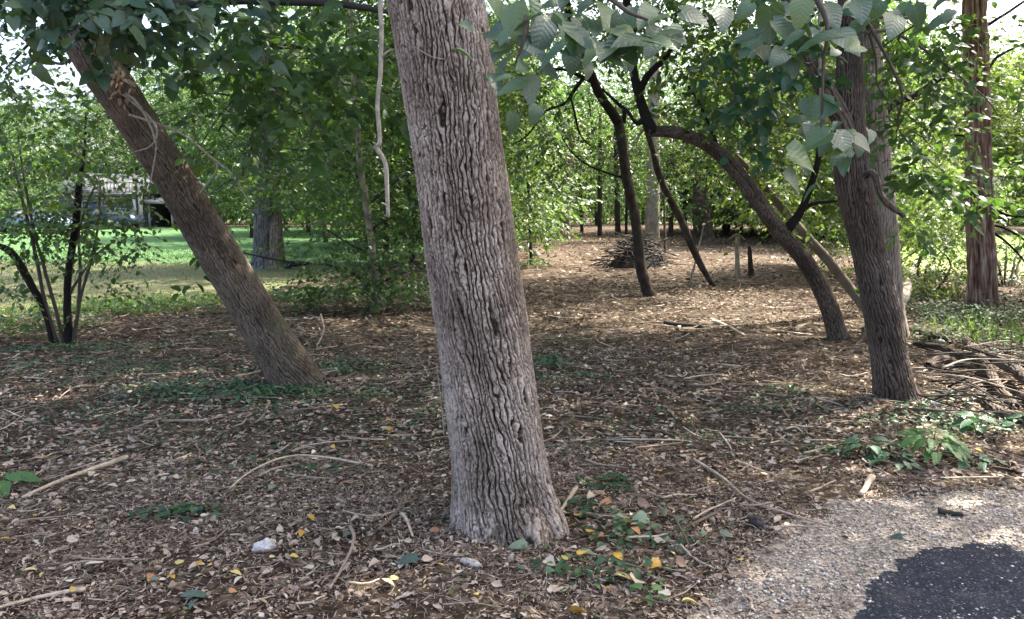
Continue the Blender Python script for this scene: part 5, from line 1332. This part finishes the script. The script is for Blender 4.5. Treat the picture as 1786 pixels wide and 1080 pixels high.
stick([(1240, 560), (1270, 572), (1300, 588)], 7, 'pale fallen stick beyond the dark log stub', 'stick_pale')
stick([(1640, 700), (1690, 682), (1790, 686)], 4, 'long pale wand lying across the fallen logs', 'vine', lift=.3)
SG = ('thin dry stick lying', 'loose sticks in the litter')
for k in range(90):
    py = 620 + 450 * q.random() ** .85; px = q.uniform(0, 1786)
    p = G(px, py)
    if (abs(px - 870) < 110 and py < 970) or pip(GRAV, np.array([p[0]]), np.array([p[1]]))[0]: continue
    L = q.uniform(25, 110) * (py / 900); a = q.normal(.2 if px < 900 else -.1, .5)
    dx, dy = L * math.cos(a), -L * math.sin(a) * .5
    e = (px + dx, min(1100, max(600, py + dy)))
    stick([(px, py), ((px + e[0]) / 2 + q.normal(0, 4), (py + e[1]) / 2 + q.normal(0, 3)), e], q.uniform(2.5, 5), SG[0] + ' ' + where_floor(px, py), ['stick', 'stick', 'stick_pale'][k % 3], SG[1], lift=q.uniform(.015, .04))

# fallen logs at the right
def log(pts, label, mat='bark_right', cell=.022, depth=.022, seed=1, name='log', lift=.06, cat='log', cols=40, rows=110):
    P = []; R = []
    for px, py, w, h in pts:
        p = G(px, py); d = (p - np.array([0, 0, CAMZ])) @ FWD; r = .5 * w * d / F
        r *= .62; p[2] += r * .6 + h; P.append(p + np.random.default_rng(int(px)).normal(0, .02, 3)); R.append(r * np.random.default_rng(int(py)).uniform(.8, 1.2))
    t = empty(name, P[0] * [1, 1, 0] + [0, 0, float(gz(P[0][0], P[0][1]))], label, cat)
    trunk('wood', P, R, M[mat], t, 'ridge', cell=cell, depth=depth, cols=cols, rows=rows, seed=seed)
    return t
log([(1685, 604, 20, .05), (1705, 628, 24, .08), (1725, 662, 26, .08), (1745, 690, 24, .05), (1770, 715, 26, .02)], 'thick twisted fallen branch, inner one of the crossed pair', seed=3)
log([(1712, 628, 20, .05), (1745, 655, 30, .12), (1775, 685, 32, .12), (1830, 740, 34, .12)], 'thick fallen log running out of view over the twisted branch', seed=4)
log([(1700, 690, 26, .0), (1728, 715, 34, .0), (1760, 735, 40, .0), (1830, 745, 40, .0)], 'dark rotten reddish log under the fallen pair', mat='bark_right', seed=5)
log([(1610, 645, 22, .0), (1640, 635, 22, .02), (1665, 632, 14, .0)], 'short grey stump of wood lying before the fallen logs', seed=6)
log([(1655, 637, 14, 0), (1690, 646, 14, .02), (1720, 655, 10, 0)], 'thin dark branch between the short wood and the twisted branch', seed=7, cols=20, rows=40)
log([(1562, 560, 14, .05), (1572, 535, 22, .10), (1588, 500, 22, .35), (1595, 492, 12, .42)], 'broken pale branch stub jutting up beside the dark crooked trunk', mat='bark_pale', seed=8, cols=24, rows=40)
log([(1580, 575, 10, .0), (1620, 588, 18, .02), (1655, 600, 16, .0)], 'black fallen branch under the undergrowth', mat='bark_black', seed=9, cols=24, rows=40)
log([(1600, 600, 12, .0), (1650, 618, 16, .03), (1690, 632, 12, .0)], 'dark fallen branch leading to the twisted branch', mat='bark_black', seed=10, cols=24, rows=40)
log([(1495, 602, 10, .0), (1508, 590, 14, .02), (1512, 570, 12, .10)], 'little dead snag between the arching trunk and the dark crooked trunk', mat='bark_black', seed=11, cols=20, rows=30)

t = empty('branch_tangle', G(1745, 700), 'tangle of thin dead twigs lying over the fallen logs', 'twigs')
q = np.random.default_rng(54)
for k in range(60):
    p = G(q.uniform(1640, 1786), q.uniform(620, 745)); a = q.normal(-.5, .7); L = q.uniform(.15, .5)
    d = np.array([math.cos(a), math.sin(a), q.normal(0, .12)]) * L; c = p + np.array([0, 0, q.uniform(.02, .22)])
    v, f = tube([c - d, c + np.array([q.normal(0, .04), 0, q.uniform(0, .06)]), c + d], [q.uniform(.004, .012), .006, .002], 5, 8, .006, k)
    obj('twig', mesh_np('twig', v, f, M[('bark_black', 'twig', 'twig_dark', 'bark_right', 'twig', 'stick_pale')[k % 6]], True), t)
# brush pile
bp_ = G(1115, 466); 
t = empty('brush_pile', bp_, 'dark heap of cut branches and brushwood in the clearing', 'brush pile')
q = np.random.default_rng(44)
MBR = plain('brush_wood_shade_dark', (.014, .011, .009), .9, var=.4, scale=30)  # brushwood near black: the pile's lack of sun is put into its colour
th = np.linspace(0, 6.2832, 40, endpoint=False); rr = np.linspace(0, 1, 12)
X = rr[:, None] * np.cos(th)[None]; Y = rr[:, None] * np.sin(th)[None]
Z = .55 * (1 - rr[:, None] ** 1.6) * (1 + .3 * fbm(X * 3, Y * 3, seed=3)) + .06 * fbm(X * 9, Y * 9, seed=5)
V = np.stack([bp_[0] + .95 * X, bp_[1] + .5 + .7 * Y, bp_[2] + Z - .05], -1).reshape(-1, 3)
obj('heap', mesh_np('heap', V, grid_faces(12, 40), plain('brush_heap', (.012, .009, .007), .95, var=.5, scale=18), True), t)  # core mound, given the same shade-dark colour as the sticks
for k in range(190):
    a = q.uniform(0, 6.28); c = bp_ + np.array([q.normal(0, .42), .45 + q.normal(0, .35), 0]); c[2] += q.uniform(.03, .85) * math.exp(-((c[0] - bp_[0]) / .7) ** 2) + .02
    d = np.array([math.cos(a) * q.uniform(.5, 1.1), math.sin(a) * .5, q.normal(0, .22)]) * q.uniform(.4, .9)
    v, f = tube([c - d, c + np.array([0, 0, q.uniform(0, .12)]), c + d], [q.uniform(.008, .03), .012, .004], 5, 8, .01, k)
    obj('stick', mesh_np('stick', v, f, MBR if k % 9 else M['bark_pale'], True), t)
# snag with a cap of fungus like broken wood, and pale stones by the sapling
b = G(1287, 484)
t = empty('snag', b, 'short broken sapling snag with a splintered cap behind the arching trunk', 'snag')
pp2, pr2 = pxpath([(1287, 490, b[1], 11), (1286, 455, b[1], 8), (1286, 425, b[1], 8), (1286, 412, b[1], 9)])
trunk('trunk', pp2, pr2, M['bark_pale'], t, 'flat', cols=16, rows=40, depth=.006, seed=3)
v, f = tube([at(1272, 418, b[1]), at(1286, 410, b[1]), at(1300, 420, b[1])], [.02, .045, .02], 7, 10)
obj('splinter', mesh_np('splinter', v, f, M['bark_pale'], True), t)

def rock(p, sx, sy, sz, mat, label, seed, cat='stone', rough=.12, name='stone'):
    bm_v, bm_f = [], []
    n, m_ = 14, 20
    q = np.random.default_rng(seed)
    ph = np.linspace(0, math.pi, n); th = np.linspace(0, 2 * math.pi, m_, endpoint=False)
    D = np.stack([np.sin(ph)[:, None] * np.cos(th)[None], np.sin(ph)[:, None] * np.sin(th)[None], np.cos(ph)[:, None] + 0 * th[None]], -1)
    k = 1 + rough * 2 * fbm(D[..., 0] * 1.6 + seed, D[..., 1] * 1.6 + D[..., 2] * 1.3, seed=seed, o=4)
    V = (D * k[..., None]) * np.array([sx, sy, sz]) / 2
    o = obj(name, mesh_np(name, V.reshape(-1, 3), grid_faces(n, m_)[:, ::-1], mat, smooth=True))
    o.location = tuple(p + np.array([0, 0, sz * .3])); o.rotation_euler = (0, 0, q.uniform(0, 6))
    return tag(o, label, cat)
MS = plain('stone_white', (.48, .46, .44), .8, var=.25, scale=60)
MSG = plain('stone_grey', (.40, .38, .33), .85, var=.25, scale=50)
rock(G(462, 958), .10, .075, .05, MS, 'crumpled white lump like quartz on the open litter', 3, rough=.5)
rock(G(820, 985), .11, .05, .035, MSG, 'flat grey brown stone at the foot of the big trunk', 4)
rock(G(1318, 917), .09, .075, .06, plain('clod_dark', (.035, .028, .03), .95, var=.5, scale=90), 'round dark pine cone like clod at the gravel edge', 5, 'clod', .35, 'clod')
rock(G(1628, 708), .12, .08, .06, MS, 'whitish stone at the foot of the dark crooked trunk', 6)
rock(G(1733, 612), .16, .09, .06, MSG, 'pale flat stone behind the fallen logs', 7)
rock(G(1640, 598), .12, .08, .06, MSG, 'small pale stone by the black fallen branch', 8)
rock(G(921, 440), .18, .2, .42, MS, 'taller white stone beside the slim sapling in the far clearing', 9)
rock(G(935, 446), .2, .2, .22, MS, 'lower white stone beside the slim sapling in the far clearing', 10)
rock(G(908, 436), .25, .2, .18, MS, 'third white stone nearest the thick grey trunk in the far clearing', 11)
rock(G(1025, 643), .07, .05, .03, MS, 'small white pebble behind the thick grey trunk', 12)

# ------------------------------------------------------------------ house and cars across the lawn
def bx(name, parent, x0, x1, y0, y1, z0, z1, mat):
    v, f = box(x0, x1, y0, y1, z0, z1)
    return obj(name, mesh_np(name, v, f, mat), parent)
MSID = plain('siding_grey', (.11, .105, .105), .8); MROOF = plain('roof_shingle', (.15, .148, .145), .9, var=.2, scale=5); MTRIM = plain('trim_cream', (.33, .32, .29), .6)
MDOOR = plain('garage_door_blue', (.10, .13, .19), .5); MDARK = plain('interior_shade_and_tyre', (.03, .028, .025), .9); MGLS = plain('glass_dark', (.03, .04, .05), .08)
HY = 58.0
hx = lambda px: (px - CX) / F * (HY)
hz = float(gz(-28, 57.5)) - .02
x0, x1 = hx(110), hx(262)
t = empty('house', ((x0 + x1) / 2, HY, hz), 'low grey house with a blue garage door across the lawn', 'house')
bx('wall', t, x0, x1, HY, HY + 7, hz - .3, hz + 2.5, MSID)
for k in range(9):
    bx('siding_board', t, x0 - .02, x1 + .02, HY - .03, HY - .004, hz + .05 + .27 * k, hz + .28 + .27 * k, MSID)
def roof(parent, x0, x1, y0, y1, z0, h, over, mat, name='roof'):
    ym = (y0 + y1) / 2
    v = np.array([[x0 - over, y0 - over, z0], [x1 + over, y0 - over, z0], [x1 + over, ym, z0 + h], [x0 - over, ym, z0 + h], [x1 + over, y1 + over, z0], [x0 - over, y1 + over, z0],
                  [x0 - over, y0 - over, z0 - .15], [x1 + over, y0 - over, z0 - .15], [x1 + over, y1 + over, z0 - .15], [x0 - over, y1 + over, z0 - .15]], float)
    f = [[0, 1, 2], [0, 2, 3], [3, 2, 4], [3, 4, 5], [6, 8, 7], [6, 9, 8], [6, 7, 1], [6, 1, 0], [9, 5, 4], [9, 4, 8], [6, 0, 3], [6, 3, 5], [6, 5, 9], [7, 2, 1], [7, 4, 2], [7, 8, 4]]
    return obj(name, mesh_np(name, v, np.array(f), mat), parent)
roof(t, x0, x1, HY, HY + 7, hz + 2.66, 1.5, .5, MROOF)
gd0, gd1 = hx(203), hx(246)
gd = bx('garage_door', t, gd0, gd1, HY - .10, HY - .05, hz + .02, hz + 1.9, MDOOR)
for k in range(4):
    bx('door_panel', gd, gd0 + .06, gd1 - .06, HY - .125, HY - .102, hz + .1 + .45 * k, hz + .48 + .45 * k, MDOOR)
wf = bx('window', t, hx(150), hx(185), HY - .08, HY - .035, hz + .9, hz + 2.0, MTRIM)
bx('pane', wf, hx(150) + .1, hx(185) - .1, HY - .11, HY - .082, hz + 1.0, hz + 1.9, MGLS)
for px in (248, 258):
    bx('column', t, hx(px), hx(px) + .22, HY - 1.0, HY - .78, hz - .1, hz + 2.5, MTRIM)
# balcony rail
bx('rail', t, hx(206), hx(250), HY - 1.0, HY - .9, hz + 3.25, hz + 3.35, MTRIM)
bx('balcony_floor', t, hx(200), hx(262), HY - 1.1, HY - .04, hz + 2.40, hz + 2.52, MTRIM)
for k in range(8):
    xx = hx(206) + (hx(250) - hx(206)) * k / 7
    bx('baluster', t, xx, xx + .09, HY - .99, HY - .91, hz + 2.52, hz + 3.25, MTRIM)
c0, c1 = hx(266), hx(345)
t = empty('carport', ((c0 + c1) / 2, HY, hz), 'open carport with a pale roof edge beside the grey house', 'carport')
bx('back_wall', t, c0, c1, HY + 4, HY + 4.2, hz - .2, hz + 2.0, MDARK)  # near-black walls stand in for the shade inside the carport
bx('side_wall', t, c1 - .15, c1, HY, HY + 3.99, hz - .2, hz + 2.0, MDARK)
for xx in (c0, (c0 + c1) / 2, c1 - .3):
    bx('post', t, xx, xx + .14, HY - .3, HY - .16, hz - .2, hz + 1.75, MTRIM)
v = np.array([[c0 - .2, HY - .6, hz + 1.80], [c1 + .3, HY - .6, hz + 1.55], [c1 + .3, HY + 4.6, hz + 2.25], [c0 - .2, HY + 4.6, hz + 2.5]]); v = np.vstack([v, v + [0, 0, .22]])
f = np.array([[0, 2, 1], [0, 3, 2], [4, 5, 6], [4, 6, 7], [0, 1, 5], [0, 5, 4], [1, 2, 6], [1, 6, 5], [2, 3, 7], [2, 7, 6], [3, 0, 4], [3, 4, 7]])
obj('roof', mesh_np('roof', v, f, MTRIM), t)

def car(px, Y, rz, paint, label, suv=False):
    x = (px - CX) / F * Y
    t = empty('parked_car', (x, Y, float(gz(x, Y))), label, 'car')
    prof = [(-2.15, .35), (-2.2, .62), (-2.05, .86), (-1.2, .96), (-.55, 1.40), (.75, 1.45), (1.45, 1.02), (2.1, .92), (2.2, .6), (2.12, .35)]
    v = []
    for s, wv in ((-1, 0), (1, 0)):
        for (a, z) in prof:
            yy = .86 - (.16 if z > 1.1 else 0)
            v.append((a, s * yy, z))
    n = len(prof); f = []
    for k in range(n):
        k2 = (k + 1) % n
        f += [(k, k2, n + k2), (k, n + k2, n + k)]
    for k in range(1, n - 1):
        f += [(0, k + 1, k), (n, n + k, n + k + 1)]
    def local(name, v, f, mat, smooth=False):
        o = obj(name, mesh_np(name, np.array(v, float), np.array(f), mat, smooth), t, world=False); return o
    local('body', v, f, paint)
    for s in (-1, 1):
        for w_ in ([(-.95, 1.0), (-.5, 1.33), (.05, 1.37), (.05, 1.0)], [(.13, 1.0), (.13, 1.37), (.72, 1.38), (1.2, 1.03)]):
            v2 = [(a, s * (.868 if z < 1.1 else .712), z) for a, z in w_] + [(a, s * (.85 if z < 1.1 else .69), z) for a, z in w_]
            local('window', v2, [(0, 1, 2), (0, 2, 3), (4, 6, 5), (4, 7, 6), (0, 4, 5), (0, 5, 1), (2, 6, 7), (2, 7, 3)], MGLS)
        for a in (-1.35, 1.4):
            vv, ff = tube([(a, s * .62, .32), (a, s * .88, .32)], [.32, .32], 18, 3)
            wh = local('wheel', vv, ff, MDARK)
            vv, ff = tube([(a, s * .87, .32), (a, s * .895, .32)], [.19, .19], 14, 3)
            o = obj('rim', mesh_np('rim', vv, ff, MTRIM), wh, world=False)
    for s in (-.55, .55):
        vv, ff = box(-2.24, -2.16, s - .2, s + .2, .62, .76); local('headlight', vv, ff, MTRIM)
    t.rotation_euler = (0, 0, rz)
car(55, 46, .25, plain('car_paint_silver_blue', (.20, .26, .35), .25, metal=.3, var=.03), 'silver blue car parked beyond the lawn behind the shrub')
car(195, 54, -.2, plain('car_paint_dark_blue', (.03, .045, .08), .25, metal=.3, var=.03), 'dark blue car parked in front of the grey house')

db1 = G(1755, 500)
t = empty('bush', db1, 'dark green bush beyond the red trunk by the sunny grass', 'bush')
crown(t, [B(1760, 430, db1[1] + 1, .8, 60, .6), B(1700, 440, db1[1] + 1.4, .7, 50, .6), B(1790, 470, db1[1] + .5, .7, 50, .6), B(1735, 490, db1[1] + .4, .6, 44, .5)], .07, 'leaf', 140, per=10)
for k in range(5):
    branch(t, [(1755 + (k - 2) * 4, 505, db1[1], 5), (1755 + (k - 2) * 14, 460, db1[1] + .4, 4), (1755 + (k - 2) * 24, 420, db1[1] + .9, 2)], M['twig_dark'], 'stem', 5, .02, 190 + k)
